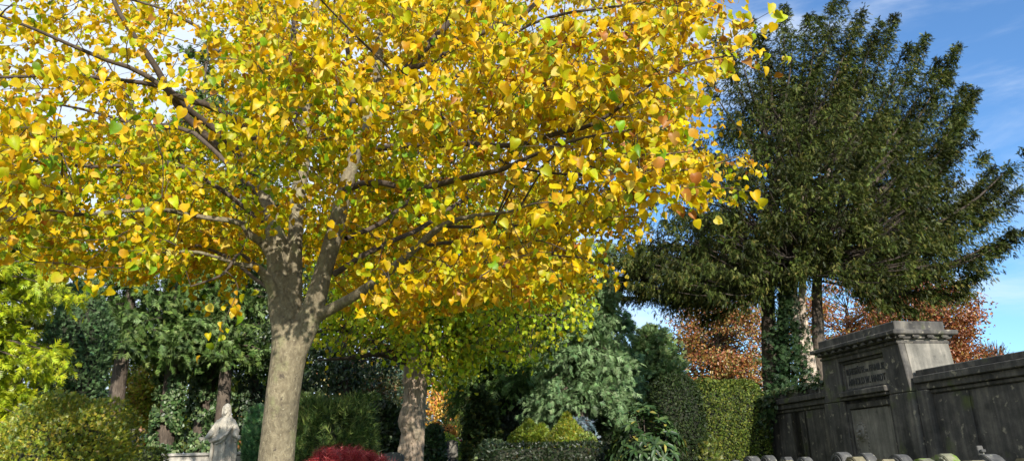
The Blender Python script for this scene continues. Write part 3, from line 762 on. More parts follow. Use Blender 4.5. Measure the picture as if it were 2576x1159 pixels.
# ------------------------------------------------------------------ 2. the big yew behind the wall
def build_yew():
    rng = np.random.default_rng(22)
    D1 = 19.0
    b = base(1990, 1000, D1)
    root = empty('yew_tree', b, 'huge dark yew with pointed plumes and several bare stems behind the tomb wall', 'tree')
    def tr(pts, n=12):
        p = smooth_poly(pts, n)
        return at(p[:, 0], p[:, 1], p[:, 2]), p[:, 3]
    zb = b[2] - .2
    def stem(x0, xs, r0, r1, dd=0):
        p, _ = tr([(u, v, D1 + dd, 0) for u, v in xs], 14)
        foot = p[0].copy(); foot[2] = zb
        return np.vstack([foot, p]), np.linspace(r0, r1, 15)
    dark = [stem(0, [(1946, 1010), (1936, 880), (1932, 760), (1940, 600), (1960, 400), (1985, 300)], .24, .06),
            stem(0, [(2062, 960), (2058, 840), (2056, 700), (2075, 560), (2110, 420)], .19, .06, .4),
            stem(0, [(1972, 1010), (1968, 850), (1972, 720), (1950, 500), (1910, 340)], .20, .05, .5)]
    pale = [stem(0, [(2045, 1010), (2020, 900), (2002, 820), (1996, 720), (2005, 600), (2040, 420)], .17, .06, -.2),
            stem(0, [(2052, 1010), (2034, 880), (2020, 800), (2018, 720), (2040, 560), (2090, 420)], .14, .05, -.1)]
    tubes('trunk', dark, REDBARK, root, 12, .14, rng)
    tubes('pale_stems', pale, PALEBARK, root, 12, .16, rng)
    arms, wood = [], []
    # plumes that make the outline: (start, tip, thickness)
    E = [((1960, 300), (1973, 15), .55), ((1930, 300), (1888, 50), .6), ((1990, 330), (2035, 35), .6), ((2010, 300), (2100, -10), .65), ((2000, 260), (2122, 0), .6), ((2040, 350), (2170, 15), .55), ((2060, 380), (2213, 52), .5),
         ((2070, 430), (2250, 38), .6), ((2100, 470), (2328, 88), .5), ((2150, 480), (2408, 112), .5), ((2150, 530), (2430, 212), .6), ((2170, 520), (2455, 224), .5), ((2150, 570), (2424, 305), .5), ((2150, 600), (2400, 366), .5),
         ((2180, 620), (2480, 383), .6), ((2250, 620), (2590, 365), .55), ((2200, 660), (2518, 470), .6), ((2150, 680), (2490, 533), .5), ((2200, 720), (2600, 565), .55), ((2150, 740), (2475, 680), .6), ((2140, 690), (2430, 735), .6), ((2120, 690), (2300, 775), .5), ((2130, 700), (2230, 770), .45), ((1880, 640), (1700, 650), .7), ((1880, 600), (1660, 610), .7), ((1880, 680), (1760, 700), .7), ((1890, 560), (1700, 560), .8), ((1890, 500), (1740, 460), .8), ((1900, 640), (1560, 665), .6), ((1880, 690), (1560, 745), .5),
         ((1930, 350), (1798, 90), .6), ((1920, 400), (1770, 190), .6), ((1880, 450), (1720, 330), .6), ((1880, 560), (1640, 480), .6), ((1880, 620), (1560, 600), .65), ((1880, 660), (1530, 690), .6), ((1890, 700), (1604, 722), .6), ((1890, 720), (1660, 755), .55), ((1900, 740), (1760, 800), .5), ((1950, 560), (1830, 130), .7), ((2020, 430), (2140, 120), .8), ((1900, 640), (1480, 640), .6),
         ((2220, 560), (2540, 430), .45), ((2230, 680), (2530, 610), .45), ((1940, 260), (1930, 80), .5), ((1960, 330), (2000, 60), .7), ((2000, 330), (2060, 40), .7), ((2030, 330), (2150, 60), .7), ((2060, 400), (2190, 100), .7), ((1930, 350), (1850, 100), .7), ((1960, 330), (1910, 90), .7), ((2090, 450), (2290, 110), .65), ((2110, 480), (2360, 150), .65), ((2230, 600), (2500, 420), .6), ((2250, 650), (2570, 470), .6), ((2200, 690), (2520, 600), .6), ((2250, 700), (2550, 575), .55), ((2200, 560), (2450, 330), .6), ((2200, 520), (2440, 250), .6), ((2200, 640), (2460, 480), .7), ((2180, 480), (2390, 180), .55)]
    for (s, t, e) in E:
        dd = rng.uniform(-1.3, 1.5)
        a = at(s[0], s[1], D1); z = at(t[0], t[1], D1 + dd)
        m = a * .45 + z * .55 - np.array([0, 0, .07 * np.linalg.norm(z - a)])
        A = smooth_poly([a, m, z], 10)
        arms.append((A, e * 1.15)); wood.append((A[:8], np.linspace(.07, .012, 8)))
    # fill: arms radiating in all directions from the stems
    YP = np.array([(1890, 110), (1970, 70), (2100, 40), (2200, 90), (2270, 150), (2330, 250), (2380, 330), (2400, 440), (2440, 520), (2420, 620), (2380, 690), (2250, 715), (2120, 670), (2010, 650), (1900, 670), (1800, 740), (1680, 735), (1580, 745), (1500, 680), (1480, 600), (1560, 500), (1640, 440), (1700, 380), (1760, 300), (1820, 180)], float)
    def inside(u, v):
        x, y = YP[:, 0], YP[:, 1]; x2, y2 = np.roll(x, -1), np.roll(y, -1)
        c = (y > v) != (y2 > v)
        return np.sum(c & (u < (x2 - x) * (v - y) / (y2 - y + 1e-9) + x)) % 2 == 1
    cnt = 0; inner = []
    while cnt < 820:
        u, v = rng.uniform(1480, 2450), rng.uniform(30, 760)
        if not inside(u, v) or not inside(u - 20, v - (110 if v < 430 and u > 1860 else 40)): continue
        hw = 3.7 * math.sqrt(max(.15, 1 - ((u - 2000) / 520) ** 2)) * (1 - .35 * max(0, (350 - v) / 350))
        dd = rng.uniform(-1, 1); dd = hw * np.sign(dd) * abs(dd) ** .7
        z = at(u, v, D1 + dd)
        h = z[2] - .22 * math.hypot(z[0] - b[0], dd) - rng.uniform(.2, 1.0)
        hb = at(2000, 690, D1)[2]
        h = max(h, hb + rng.uniform(0, .6))
        a = np.array([at(2000, 500, D1)[0] + rng.normal(0, .35), D1 + rng.normal(0, .3), h])
        m = a * .45 + z * .55 - np.array([0, 0, .09 * np.linalg.norm(z - a)])
        A = smooth_poly([a, m, z], 9)
        inner.append((A, .8)); wood.append((A[:7], np.linspace(.024, .010, 7)))
        cnt += 1
    tubes('branches', wood, DARKBARK, root, 6)
    P, X, Nn, T = along(arms, rng, 165, lambda t: (.35 + .65 * np.sin(np.clip(t, 0, 1) * 2.2)) * (1 - .72 * np.clip((t - .5) / .5, 0, 1)), (.6, .85, .3), 3, .2, .6, t0=.12)
    P2, X2, N2, T2 = along(inner, rng, 54, lambda t: .55 * (1 - .7 * np.clip((t - .6) / .4, 0, 1)), (.5, .8, .45), 3, .2, .6, t0=.42)
    nzi = WNoise(rng, .4); ki = nzi(P2) > -.65 + .4 * rng.random(len(P2)); P2, X2, N2 = P2[ki], X2[ki], N2[ki]
    P = np.vstack([P, P2]); X = np.vstack([X, X2]); Nn = np.vstack([Nn, N2])
    nzy = WNoise(rng, .35)
    nzz_ = WNoise(rng, .8)
    kp = (nzy(P) > -.85 + .5 * rng.random(len(P))) & (nzz_(P) > -1.9); P, X, Nn = P[kp], X[kp], Nn[kp]
    C = pal(rng, len(P), [(.028, .040, .008), (.055, .072, .014), (.10, .112, .024), (.15, .135, .034)], [4, 4, 2.6, 1], .15) * (1 + .34 * WNoise(rng, .55)(P))[:, None].clip(.5, 1.6)
    scatter('crown', YEWT, P, X, Nn, .128 * rng.uniform(.6, 1.3, len(P)), C, NEEDLE, root, rng)
    # shaggy shoots at the foot of the stems
    n = 2300; h = rng.random(n) ** 1.5
    Pm = at(1975 + 20 * (1 - h) + rng.normal(0, 26, n) * (1.5 - 1.1 * h), 1000 - 290 * h, D1 - .35 + rng.uniform(-.45, .25, n))
    Xm = nrm(rng.normal(0, .5, (n, 3)) + np.array([-.2, -.4, .1]))
    scatter('foot_shoots', FRONDS, Pm, Xm, rng.normal(0, .5, (n, 3)) + [0, -.3, .7], .17 * rng.uniform(.6, 1.3, n), pal(rng, n, [(.02, .045, .018), (.035, .07, .025), (.06, .10, .04)]), NEEDLE, root, rng)
build_yew()

# ------------------------------------------------------------------ 3. grey family tomb wall
def boxes(name, bx, mat, parent, bev=.006):
    """boxes in the parent's own space: (x0,x1,y0,y1,z0,z1[,taper x at top])"""
    import bmesh
    bm = bmesh.new()
    for q in bx:
        x0, x1, y0, y1, z0, z1 = q[:6]
        t0, t1 = (q[6], q[7]) if len(q) > 6 else (0, 0)
        vs = [bm.verts.new(c) for c in [(x0, y0, z0), (x1, y0, z0), (x1, y1, z0), (x0, y1, z0), (x0 + t0, y0, z1), (x1 - t1, y0, z1), (x1 - t1, y1, z1), (x0 + t0, y1, z1)]]
        for f in [(0, 3, 2, 1), (4, 5, 6, 7), (0, 1, 5, 4), (1, 2, 6, 5), (2, 3, 7, 6), (3, 0, 4, 7)]:
            bm.faces.new([vs[i] for i in f])
    if bev:
        bmesh.ops.bevel(bm, geom=list(bm.edges), offset=bev, segments=1, affect='EDGES')
    me = bpy.data.meshes.new(name); bm.to_mesh(me); bm.free()
    o = bpy.data.objects.new(name, me); COL.objects.link(o)
    me.materials.append(mat)
    o.parent = parent
    return o

WAZ = R(-11.5)
UD = np.array([math.sin(WAZ), math.cos(WAZ), 0]); ND = np.array([-UD[1], UD[0], 0])
WL = 8.65
W0 = -ND * WL                                   # foot of the perpendicular from the camera axis
def hit(u, v, off=0.0):
    """layout position -> (s, z) on the wall's front plane moved off towards the viewer"""
    r = np.array([(u - CX) / F, (CY - v) / F, -1.0]) @ CR.T
    k = np.dot(W0 + ND * off, ND) / np.dot(r, ND)
    p = r * k
    return float(np.dot(p, UD)), float(p[2] + EYE)

def text_mesh(name, body, size, depth, mat, parent, loc, width=None):
    cu = bpy.data.curves.new(name, 'FONT'); cu.body = body; cu.size = size; cu.extrude = depth; cu.align_x = 'CENTER'; cu.align_y = 'CENTER'
    cu.offset = .002
    t = bpy.data.objects.new(name, cu); COL.objects.link(t)
    dg = bpy.context.evaluated_depsgraph_get()
    me = bpy.data.meshes.new_from_object(t.evaluated_get(dg))
    bpy.data.objects.remove(t)
    v = np.zeros(len(me.vertices) * 3); me.vertices.foreach_get('co', v); v = v.reshape(-1, 3)
    if width:
        v[:, 0] *= width / max(1e-6, np.ptp(v[:, 0]))
    # text x runs to the reader's right: wall -x ; up is z ; out is +y
    w = np.stack([loc[0] - v[:, 0], loc[1] + v[:, 2], loc[2] + v[:, 1]], -1)
    me.vertices.foreach_set('co', w.ravel()); me.update()
    o = bpy.data.objects.new(name, me); COL.objects.link(o); me.materials.append(mat); o.parent = parent
    return o

def build_wall():
    rng = np.random.default_rng(3)
    sR, _ = hit(2289, 970); sL, _ = hit(2075, 1013)
    zg = float(g(12.5))
    root = empty('tomb_wall', (W0 + UD * sR) * [1, 1, 0] + [0, 0, 0], 'weathered grey stone tomb wall with a tall inscribed centre block', 'tomb wall', None, math.atan2(UD[1], UD[0]))
    s0 = sR                                    # local x = s - s0 ; local y = towards the viewer
    def S(u, v, off=0): return hit(u, v, off)[0] - s0
    def Z(u, v, off=0): return hit(u, v, off)[1]
    W = sL - sR
    zt = Z(2250, 806); zc1 = Z(2248, 829, .08); zc0 = Z(2254, 851, .03); zm = Z(2260, 863)
    zl1 = Z(2237, 966, .08); zl0 = Z(2237, 990, .08)
    zp = Z(2237, 1000)
    D = .95
    tb = .10                                   # batter of the upper block
    boxes('centre_block', [(0, W, -D, -.10, .3, zl0)], WALLSTONE, root)
    # lower pilasters and panel with frame
    pR = S(2237, 1000); pL = S(2122, 1000)
    boxes('pilaster', [(-.003, pR, -.098, 0, .3, zl0 - .003)], WALLSTONE, root, .012)
    boxes('pilaster', [(pL, W + .003, -.098, 0, .3, zl0 - .003)], WALLSTONE, root, .012)
    lp = boxes('lower_panel', [(pR + .07, pL - .07, -.098, -.060, .3, zp - .12)], PALESTONE, root, .004)
    boxes('panel_frame', [(pR + .003, pR + .065, -.098, -.03, .3, zp), (pL - .065, pL - .003, -.098, -.03, .3, zp), (pR + .068, pL - .068, -.098, -.03, zp - .1, zp)], WALLSTONE, lp, .01)
    # upper block: piers, recess
    zi1 = Z(2225, 885); zi0 = zl1 + .05
    iR = S(2225, 925); iL = S(2112, 940)
    boxes('upper_block', [(0, W, -D, -.12, zl0 + .001, zc0 + .02, tb, tb)], PALESTONE, root, .006)
    boxes('pier', [(-.002, iR, -.118, 0, zl0 + .003, zc0, tb, 0)], WALLSTONE, root, .012)
    boxes('pier', [(iL, W + .002, -.118, 0, zl0 + .003, zc0, 0, tb)], WALLSTONE, root, .012)
    boxes('frieze', [(iR + .003, iL - .003, -.118, -.004, zi1 + .003, zc0 - .003)], WALLSTONE, root, .008)
    ip = boxes('inscription_panel', [(iR + .06, iL - .06, -.118, -.085, zi0, zi1 - .055)], PALESTONE, root, .004)
    boxes('panel_frame', [(iR + .003, iR + .057, -.118, -.05, zl1 + .003, zi1), (iL - .057, iL - .003, -.118, -.05, zl1 + .003, zi1), (iR + .06, iL - .06, -.118, -.05, zi1 - .05, zi1 - .001), (iR + .06, iL - .06, -.118, -.05, zl1 + .003, zi0 - .003)], WALLSTONE, ip, .008)
    mx = (iR + iL) / 2; h = zi1 - .055 - zi0; w = (iL - iR - .12)
    lx = mx + .0
    text_mesh('lettering', 'RUHEST\u00c4TTE', h * .36, .007, DARKSTONE, ip, (mx + w * .24, -.0795, zi0 + h * .67), w * .46)
    text_mesh('lettering', 'DER', h * .15, .006, DARKSTONE, ip, (mx - w * .045, -.079, zi0 + h * .62), w * .07)
    text_mesh('lettering', 'FAMILIE', h * .36, .007, DARKSTONE, ip, (mx - w * .29, -.0795, zi0 + h * .67), w * .36)
    text_mesh('lettering', 'ARNOLD W. HARDT', h * .38, .007, DARKSTONE, ip, (mx, -.0795, zi0 + h * .25), w * .90)
    boxes('ledge', [(pR - .05, pL + .05, -.09, .10, zl0 + .06, zl1), (pR + .0, pL + .0, -.088, .055, zl0 + .004, zl0 + .057)], WALLSTONE, root, .012)
    # cornice, dentil points, cap
    cb = [(tb - .02, W - tb + .02, -D - .02, .03, zm, zm + .05), (tb - .05, W - tb + .05, -D - .05, .06, zc0 - .005, zc0 + .055), (tb - .14, W - tb + .14, -D - .13, .15, zc1 - .075, zc1)]
    co = boxes('cornice', [cb[1], cb[2], (tb - .08, W - tb + .08, -D - .08, .09, zc0 + .058, zc1 - .078)], WALLSTONE, root, .014)
    boxes('moulding', [cb[0]], WALLSTONE, root, .012)
    den = []
    for x in np.arange(tb, W - tb - .12, .22):
        den.append((x, x + .14, .092, .125, zc1 - .13, zc1 - .08, .05, .05))
    dn = boxes('dentils', den, WALLSTONE, co, .004)
    den2 = []
    yy = -D + .05
    while yy < 0:
        den2.append((tb - .112, tb - .083, yy, yy + .14, zc1 - .13, zc1 - .08)); yy += .27
    boxes('dentils', den2, WALLSTONE, co, .02)
    boxes('cap', [(tb - .02, W - tb + .02, -D + .02, .02, zc1 + .003, zt)], WALLSTONE, root, .015)
    # lion mask with ring on the lower panel
    import bmesh
    mxp = S(2168, 1085, -.06); mz = Z(2168, 1085, -.06)
    bm = bmesh.new()
    def ball(x, z, r, sy=.5, sz=1.0, yo=0):
        m = Matrix.Translation((x, -.055 + yo, z)) @ Matrix.Diagonal((r, r * sy, r * sz, 1))
        bmesh.ops.create_icosphere(bm, subdivisions=2, radius=1, matrix=m)
    ball(mxp, mz, .11, .6, 1.15); ball(mxp, mz - .05, .06, .9, .8, .05); ball(mxp - .04, mz + .03, .025, .8, 1, .055); ball(mxp + .04, mz + .03, .025, .8, 1, .055); ball(mxp, mz, .028, 1, 1.6, .075)
    for k in range(14):
        a = k / 14 * 6.283
        ball(mxp + .125 * math.cos(a), mz + .135 * math.sin(a), .034, .35, 1)
    for k in range(22):
        a = math.pi * (1.02 + .96 * k / 21)
        ball(mxp + .15 * math.cos(a), mz - .10 + .40 * math.sin(a), .024, .35, 1.3)
    me = bpy.data.meshes.new('mask_relief'); bm.to_mesh(me); bm.free()
    me.polygons.foreach_set('use_smooth', np.ones(len(me.polygons), bool))
    o = bpy.data.objects.new('mask_relief', me); COL.objects.link(o); me.materials.append(PALESTONE); o.parent = lp
    # wings
    zr = Z(2340, 938, -.11); zwl = Z(2070, 985, -.11)
    def wing(x0, x1, zt, joints, lab, pierx):
        wg = boxes('side_wing', [(x0, x1, -.75, -.20, .0, zt - .22)], WALLSTONE, root, .006)
        wg['label'] = lab
        boxes('coping', [(x0 - .0, x1, -.80, -.06, zt - .11, zt), (x0, x1, -.78, -.11, zt - .218, zt - .113)], WALLSTONE, wg, .012)
        boxes('top_slab', [(x0, x1, -.72, -.13, zt + .003, zt + .10)], WALLSTONE, wg, .012)
        px = [x0] + joints + [x1]
        for a, c in zip(px[:-1], px[1:]):
            boxes('wall_panel', [(a + .035, c - .035, -.198, -.178, .05, zt - .30)], WALLSTONE, wg, .008)
        boxes('moulding', [(x0 + .003, x1 - .003, -.198, -.15, zt - .285, zt - .225)], WALLSTONE, wg, .012)
        boxes('wall_pier', [(pierx[0], pierx[1], -.195, -.07, .0, zt - .225)], WALLSTONE, wg, .010)
        return wg
    xr0 = -9.5
    zr = Z(2400, 930, -.11)
    jr = [S(2455, 1050, -.19)]
    k = jr[0] - 1.35
    while k > xr0 + .5:
        jr.append(k); k -= 1.35
    wing(xr0, -.012, zr, sorted(jr), 'wing nearer the camera with large smooth panels', (S(2331, 960, -.11), -.015))
    xl1 = S(1925, 1100, -.19)
    wing(W + .012, xl1, zwl, [S(1995, 1060, -.19), S(2030, 1060, -.19)], 'lower wing disappearing into ivy', (W + .015, W + .14))
    print('wall', round(W, 2), 'zt', round(zt, 2), 'zr', round(zr, 2), 'zl', round(zwl, 2), 'far', round(xl1, 2), 's0', round(s0, 2))
    return zwl, s0, W, xl1
ZWL, S0, WW, XL1 = build_wall()

# ivy on the far end of the wall
def wall_ivy():
    rng = np.random.default_rng(31)
    P = []
    n = 6500
    s = S0 + XL1 - 1.2 * rng.random(n) ** 1.4 + .25
    z = ZWL - 2.4 * rng.random(n) ** 1.1 + .1
    frac = (S0 + XL1 + .25 - s) / 1.2
    keep = z > ZWL - 2.4 * (1 - frac) - .15 * rng.random(n)
    q = W0 + UD * s[:, None] + ND * (-.05 + .30 * rng.random(n))[:, None]; q[:, 2] = z
    P = q[keep]
    m = 1500                                     # on top of the wall, thinning towards the block
    s2 = S0 + XL1 - (XL1 - WW) * rng.random(m) ** 1.5; q2 = W0 + UD * s2[:, None] + ND * rng.uniform(-.75, -.1, m)[:, None]; q2[:, 2] = ZWL + .1 + .14 * rng.random(m)
    P = np.vstack([P, q2])
    X = nrm(rng.normal(0, .5, P.shape) + ND * .5 + [0, 0, -.6])
    o = scatter('ivy', [oval(.42, .25, .2), oval(.5, -.2, .1)], P, X, rng.normal(0, .4, P.shape) + ND + [0, 0, .4], .10 * rng.uniform(.6, 1.3, len(P)),
                pal(rng, len(P), [(.03, .06, .02), (.05, .09, .03), (.08, .12, .04), (.1, .11, .05)]), WAXY, None, rng)
    tag(o, 'dark ivy spilling over the far end of the tomb wall beside the clipped hedge', 'ivy')
wall_ivy()

# ------------------------------------------------------------------ 4. rows of small round-topped gravestones
def gravestone(u, v, row, mat, w, t, label, kind='round', tilt=0.0, yaw=0.0):
    import bmesh
    off = {'back': 2.2, 'front': 3.1, 'mid': 2.65}[row]
    s, z = hit(u, v + 7, off)
    p = W0 + UD * s + ND * off
    gz = float(g(p[1])); h = z - gz
    root = empty('gravestone', (p[0], p[1], gz), label, 'gravestone', 'small gravestones in rows before the tomb wall', math.atan2(UD[1], UD[0]) + yaw)
    root.rotation_euler = (0, tilt, math.atan2(UD[1], UD[0]) + yaw)
    def slab(name, outline, y0, y1, m, par, bev=.008):
        bm = bmesh.new()
        f = bm.faces.new([bm.verts.new((x, y0, zz)) for x, zz in outline])
        r = bmesh.ops.extrude_face_region(bm, geom=[f])
        for e in r['geom']:
            if isinstance(e, bmesh.types.BMVert): e.co.y = y1
        bmesh.ops.recalc_face_normals(bm, faces=bm.faces)
        sharp = [e for e in bm.edges if len(e.link_faces) == 2 and e.calc_face_angle() > R(60)]
        bmesh.ops.bevel(bm, geom=sharp, offset=bev, segments=2, affect='EDGES')
        me = bpy.data.meshes.new(name); bm.to_mesh(me); bm.free()
        o = bpy.data.objects.new(name, me); COL.objects.link(o); me.materials.append(m); o.parent = par
        return o
    a = w / 2
    if kind == 'round':
        top = [(a * math.cos(q), h - a + a * math.sin(q)) for q in np.linspace(0, math.pi, 15)]
        top = [(x, zz) for x, zz in top]
    elif kind == 'flat':
        top = [(a, h - a * .55), (a * .55, h - .02), (a * .4, h), (-a * .4, h), (-a * .55, h - .02), (-a, h - a * .55)]
    else:
        top = [(a, h - a * .8), (a * .8, h - a * .3), (a * .3, h - .01), (-a * .1, h + .0), (-a * .5, h - a * .18), (-a * .9, h - a * .6)]
    out = [(a, -.1)] + top + [(-a, -.1)]
    st = slab('stone', out, -t, 0, mat, root)
    # raised rim and cross in the arch of the face
    ring = []
    bm = bmesh.new()
    ri, ro = a * .62, a * .78
    zc = h - a
    pr = []
    for q in np.linspace(0, 2 * math.pi, 20, endpoint=False):
        pr.append([bm.verts.new((r * math.cos(q), y, zc + r * math.sin(q))) for r, y in ((ri, .001), (ri, .014), (ro, .014), (ro, .001))])
    for i in range(20):
        A, B = pr[i], pr[(i + 1) % 20]
        for k in range(3): bm.faces.new([A[k], A[k + 1], B[k + 1], B[k]])
    me = bpy.data.meshes.new('ring'); bm.to_mesh(me); bm.free()
    o = bpy.data.objects.new('carved_ring', me); COL.objects.link(o); me.materials.append(mat); o.parent = st
    boxes('carved_cross', [(-.018, .018, .001, .013, zc - ri, zc + ri), (-ri, -.019, .001, .012, zc - .018, zc + .018), (.019, ri, .001, .012, zc - .018, zc + .018)], mat, st, .002)
    boxes('plinth', [(-a - .05, a + .05, -t - .04, .05, -.1, .10)], mat, root, .01)
    return root, h, a, t
GS = [
    (1800, 1151, 'mid', GREYSTONE, .26, .12, 'round', 'smallest dark gravestone at the far end of the rows under the clipped hedge'),
    (1838, 1149, 'back', GREYSTONE, .28, .14, 'round', 'low dark gravestone second from the far end of the rows'),
    (1880, 1139, 'back', GREYSTONE, .32, .18, 'round', 'wide grey gravestone in front of the sunlit foot of the hedge'),
    (1920, 1137, 'back', GREYSTONE, .30, .15, 'round', 'grey gravestone standing where the ivy meets the tomb wall'),
    (1967, 1141, 'back', GREYSTONE, .30, .12, 'flat', 'dark gravestone with slanted corners behind the little reddish stone'),
    (1972, 1150, 'front', TANSTONE, .20, .12, 'flat', 'little reddish stone nestled before the dark gravestone with slanted corners'),
    (2014, 1141, 'back', GREYSTONE, .29, .14, 'round', 'grey gravestone just past the lower wing of the wall, with a wide gap after it'),
    (2100, 1129, 'back', GREYSTONE, .34, .17, 'round', 'tallest grey gravestone with a clear carved ring before the panel edge'),
    (2134, 1141, 'front', TANSTONE, .25, .15, 'flat', 'pale tan gravestone wedged between two tall grey round ones'),
    (2162, 1131, 'back', GREYSTONE, .32, .15, 'round', 'grey round gravestone just below the carved mask on the wall'),
    (2212, 1147, 'front', TANSTONE, .25, .15, 'flat', 'low pale gravestone left of the scratched grey round one'),
    (2246, 1135, 'back', GREYSTONE, .33, .16, 'round', 'scratched grey round gravestone in front of the wide right pilaster'),
    (2306, 1145, 'front', MOSSSTONE, .30, .15, 'rough', 'gravestone with bright green moss over its top'),
    (2357, 1133, 'back', MOSSSTONE, .34, .17, 'rough', 'rough brown lichen-spotted gravestone with a broken crown'),
    (2426, 1150, 'front', TANSTONE, .27, .15, 'flat', 'sandy gravestone in front of the grey one with the broken finial'),
    (2468, 1134, 'back', GREYSTONE, .40, .17, 'round', 'broad dark gravestone with a small broken finial on its shoulder'),
    (2566, 1145, 'front', TANSTONE, .28, .16, 'flat', 'bright yellowish gravestone ending the rows beyond the sandy one'),
]
for i, (u, v, row, mat, w, t, kd, lab) in enumerate(GS):
    rr = random.Random(i)
    gr, h, a, t = gravestone(u, v, row, mat, w, t, lab, kd, rr.uniform(-.03, .03), rr.uniform(-.08, .08))
    if 'finial' in lab and 'broad' in lab:
        boxes('finial', [(a * .3, a * .3 + .05, -t * .7, -t * .3, h - .02, h + .09, .01, .01), (a * .3 - .04, a * .3 - .003, -t * .65, -t * .35, h + .02, h + .05)], mat, gr, .006)

# ------------------------------------------------------------------ 5. statue on its stone bench wall
def build_statue():
    import bmesh
    D = 20.5
    mp_ = D / 1975.0 / .97
    cx = float(at(563, 1120, D)[0]); zt = ztop(565, 1015, D)
    zb = zt - 1.86
    gz = float(g(D))
    root = empty('statue', (cx, D, zb), 'life-size grey stone statue of a robed figure with open lowered arms', 'statue')
    rng = np.random.default_rng(5)
    V, Fc = [], []
    def ringloft(rows, n=48):
        o = len(V)
        for (z, x0, y0, rx, ry, fold, ph) in rows:
            for k in range(n):
                a = 2 * math.pi * k / n
                f = 1 + fold * (.5 * math.sin(7 * a + ph) + .35 * math.sin(11 * a - ph * 1.7) + .3 * math.sin(4 * a + 2 * ph))
                V.append((x0 + rx * f * math.cos(a), y0 + ry * f * math.sin(a), z))
        m = len(rows)
        for i in range(m - 1):
            for k in range(n):
                Fc.append((o + i * n + k, o + i * n + (k + 1) % n, o + (i + 1) * n + (k + 1) % n, o + (i + 1) * n + k))
        Fc.append(tuple(o + k for k in reversed(range(n)))); Fc.append(tuple(o + (m - 1) * n + k for k in range(n)))
    # robe and torso, front towards -y
    ringloft([(0, .03, 0, .33, .26, .06, .3), (.12, .03, 0, .30, .24, .09, .5), (.35, .02, 0, .27, .21, .12, .9), (.6, .02, -.01, .255, .20, .11, 1.4), (.8, .01, -.01, .25, .19, .08, 2.0),
              (.98, 0, -.02, .235, .175, .06, 2.6), (1.1, 0, -.01, .21, .155, .05, 3.1), (1.25, 0, 0, .215, .15, .03, 3.5), (1.38, 0, .01, .225, .135, .02, 4), (1.46, 0, .015, .20, .12, .01, 4), (1.52, 0, .02, .12, .10, 0, 4), (1.57, 0, .01, .075, .08, 0, 4), (1.66, 0, 0, .06, .07, 0, 4)])
    # head with veil and beard
    ringloft([(1.60, 0, -.02, .045, .055, 0, 0), (1.63, 0, -.03, .065, .085, 0, 0), (1.68, 0, -.02, .08, .10, 0, 0), (1.74, 0, -.01, .086, .108, 0, 0), (1.79, 0, 0, .08, .10, 0, 0), (1.83, 0, .0, .058, .075, 0, 0), (1.86, 0, .0, .02, .03, 0, 0)], 24)
    ringloft([(1.38, 0, .07, .19, .08, .05, 1), (1.48, 0, .065, .15, .08, .05, 1.2), (1.56, 0, .055, .12, .085, .04, 1.4), (1.66, 0, .04, .108, .095, .03, 1.6), (1.74, 0, .03, .104, .10, .02, 1.8), (1.81, 0, .025, .09, .095, .01, 2), (1.86, 0, .02, .05, .06, 0, 2), (1.875, 0, .02, .015, .02, 0, 2)], 32)
    # arms and wide sleeves: x to the figure's sides
    def tube(pts, rad, n=12):
        o = len(V); pts = np.array(pts, float); T = nrm(np.gradient(pts, axis=0))
        A = nrm(np.cross(T, [0.1, 1, .05])); B = np.cross(T, A)
        for i in range(len(pts)):
            rx, ry = rad[i] if isinstance(rad[i], tuple) else (rad[i], rad[i])
            for k in range(n):
                a = 2 * math.pi * k / n
                V.append(tuple(pts[i] + A[i] * rx * math.cos(a) + B[i] * ry * math.sin(a)))
        m = len(pts)
        for i in range(m - 1):
            for k in range(n):
                Fc.append((o + i * n + k, o + i * n + (k + 1) % n, o + (i + 1) * n + (k + 1) % n, o + (i + 1) * n + k))
        Fc.append(tuple(o + k for k in reversed(range(n)))); Fc.append(tuple(o + (m - 1) * n + k for k in range(n)))
    for sg, hx, hz in ((-1, .43, .98), (1, .38, 1.00)):
        tube([(sg * .17, .0, 1.42), (sg * .25, -.01, 1.28), (sg * .32, -.04, 1.14), (sg * (hx - .06), -.12, 1.03), (sg * hx, -.17, hz)], [.075, .08, .085, .075, .035])
        # hanging sleeve
        tube([(sg * .27, -.02, 1.2), (sg * .31, -.03, 1.05), (sg * .34, -.06, .93), (sg * .33, -.07, .86)], [(.07, .06), (.085, .06), (.075, .05), (.03, .02)])
        tube([(sg * .24, .0, 1.1), (sg * .30, .0, .85), (sg * .315, .0, .5), (sg * .29, .0, .16)], [(.06, .05), (.055, .05), (.05, .04), (.02, .02)])
        # hand: palm open to the front, fingers spread a little
        h = np.array([sg * hx, -.17, hz])
        tube([h, h + [sg * .04, -.03, -.01], h + [sg * .085, -.05, -.02]], [(.03, .02), (.045, .018), (.042, .015)])
        for j, (dx, dz, ln) in enumerate(((.0, .035, .07), (.006, .012, .085), (.004, -.012, .08), (-.006, -.035, .062))):
            f0 = h + [sg * (.08 + dx), -.05, -.02 + dz]
            tube([f0, f0 + [sg * ln * .5, -.012, dz * .3 - .004], f0 + [sg * ln * .95, -.03, dz * .5 - .01]], [.0115, .0105, .008], 8)
        t0 = h + [sg * .035, -.04, .03]
        tube([t0, t0 + [sg * .025, -.02, .035], t0 + [sg * .05, -.035, .055]], [.014, .012, .009], 8)
    # mantle fold across the waist, and folds running down
    tube([(.24, -.08, 1.30), (.12, -.19, 1.05), (-.05, -.22, .93), (-.20, -.16, .90), (-.27, -.04, .98)], [(.03, .05), (.04, .06), (.045, .06), (.04, .06), (.03, .04)])
    tube([(.20, -.10, 1.20), (.10, -.20, .98), (-.02, -.22, .86), (-.16, -.18, .82)], [.02, .026, .028, .02])
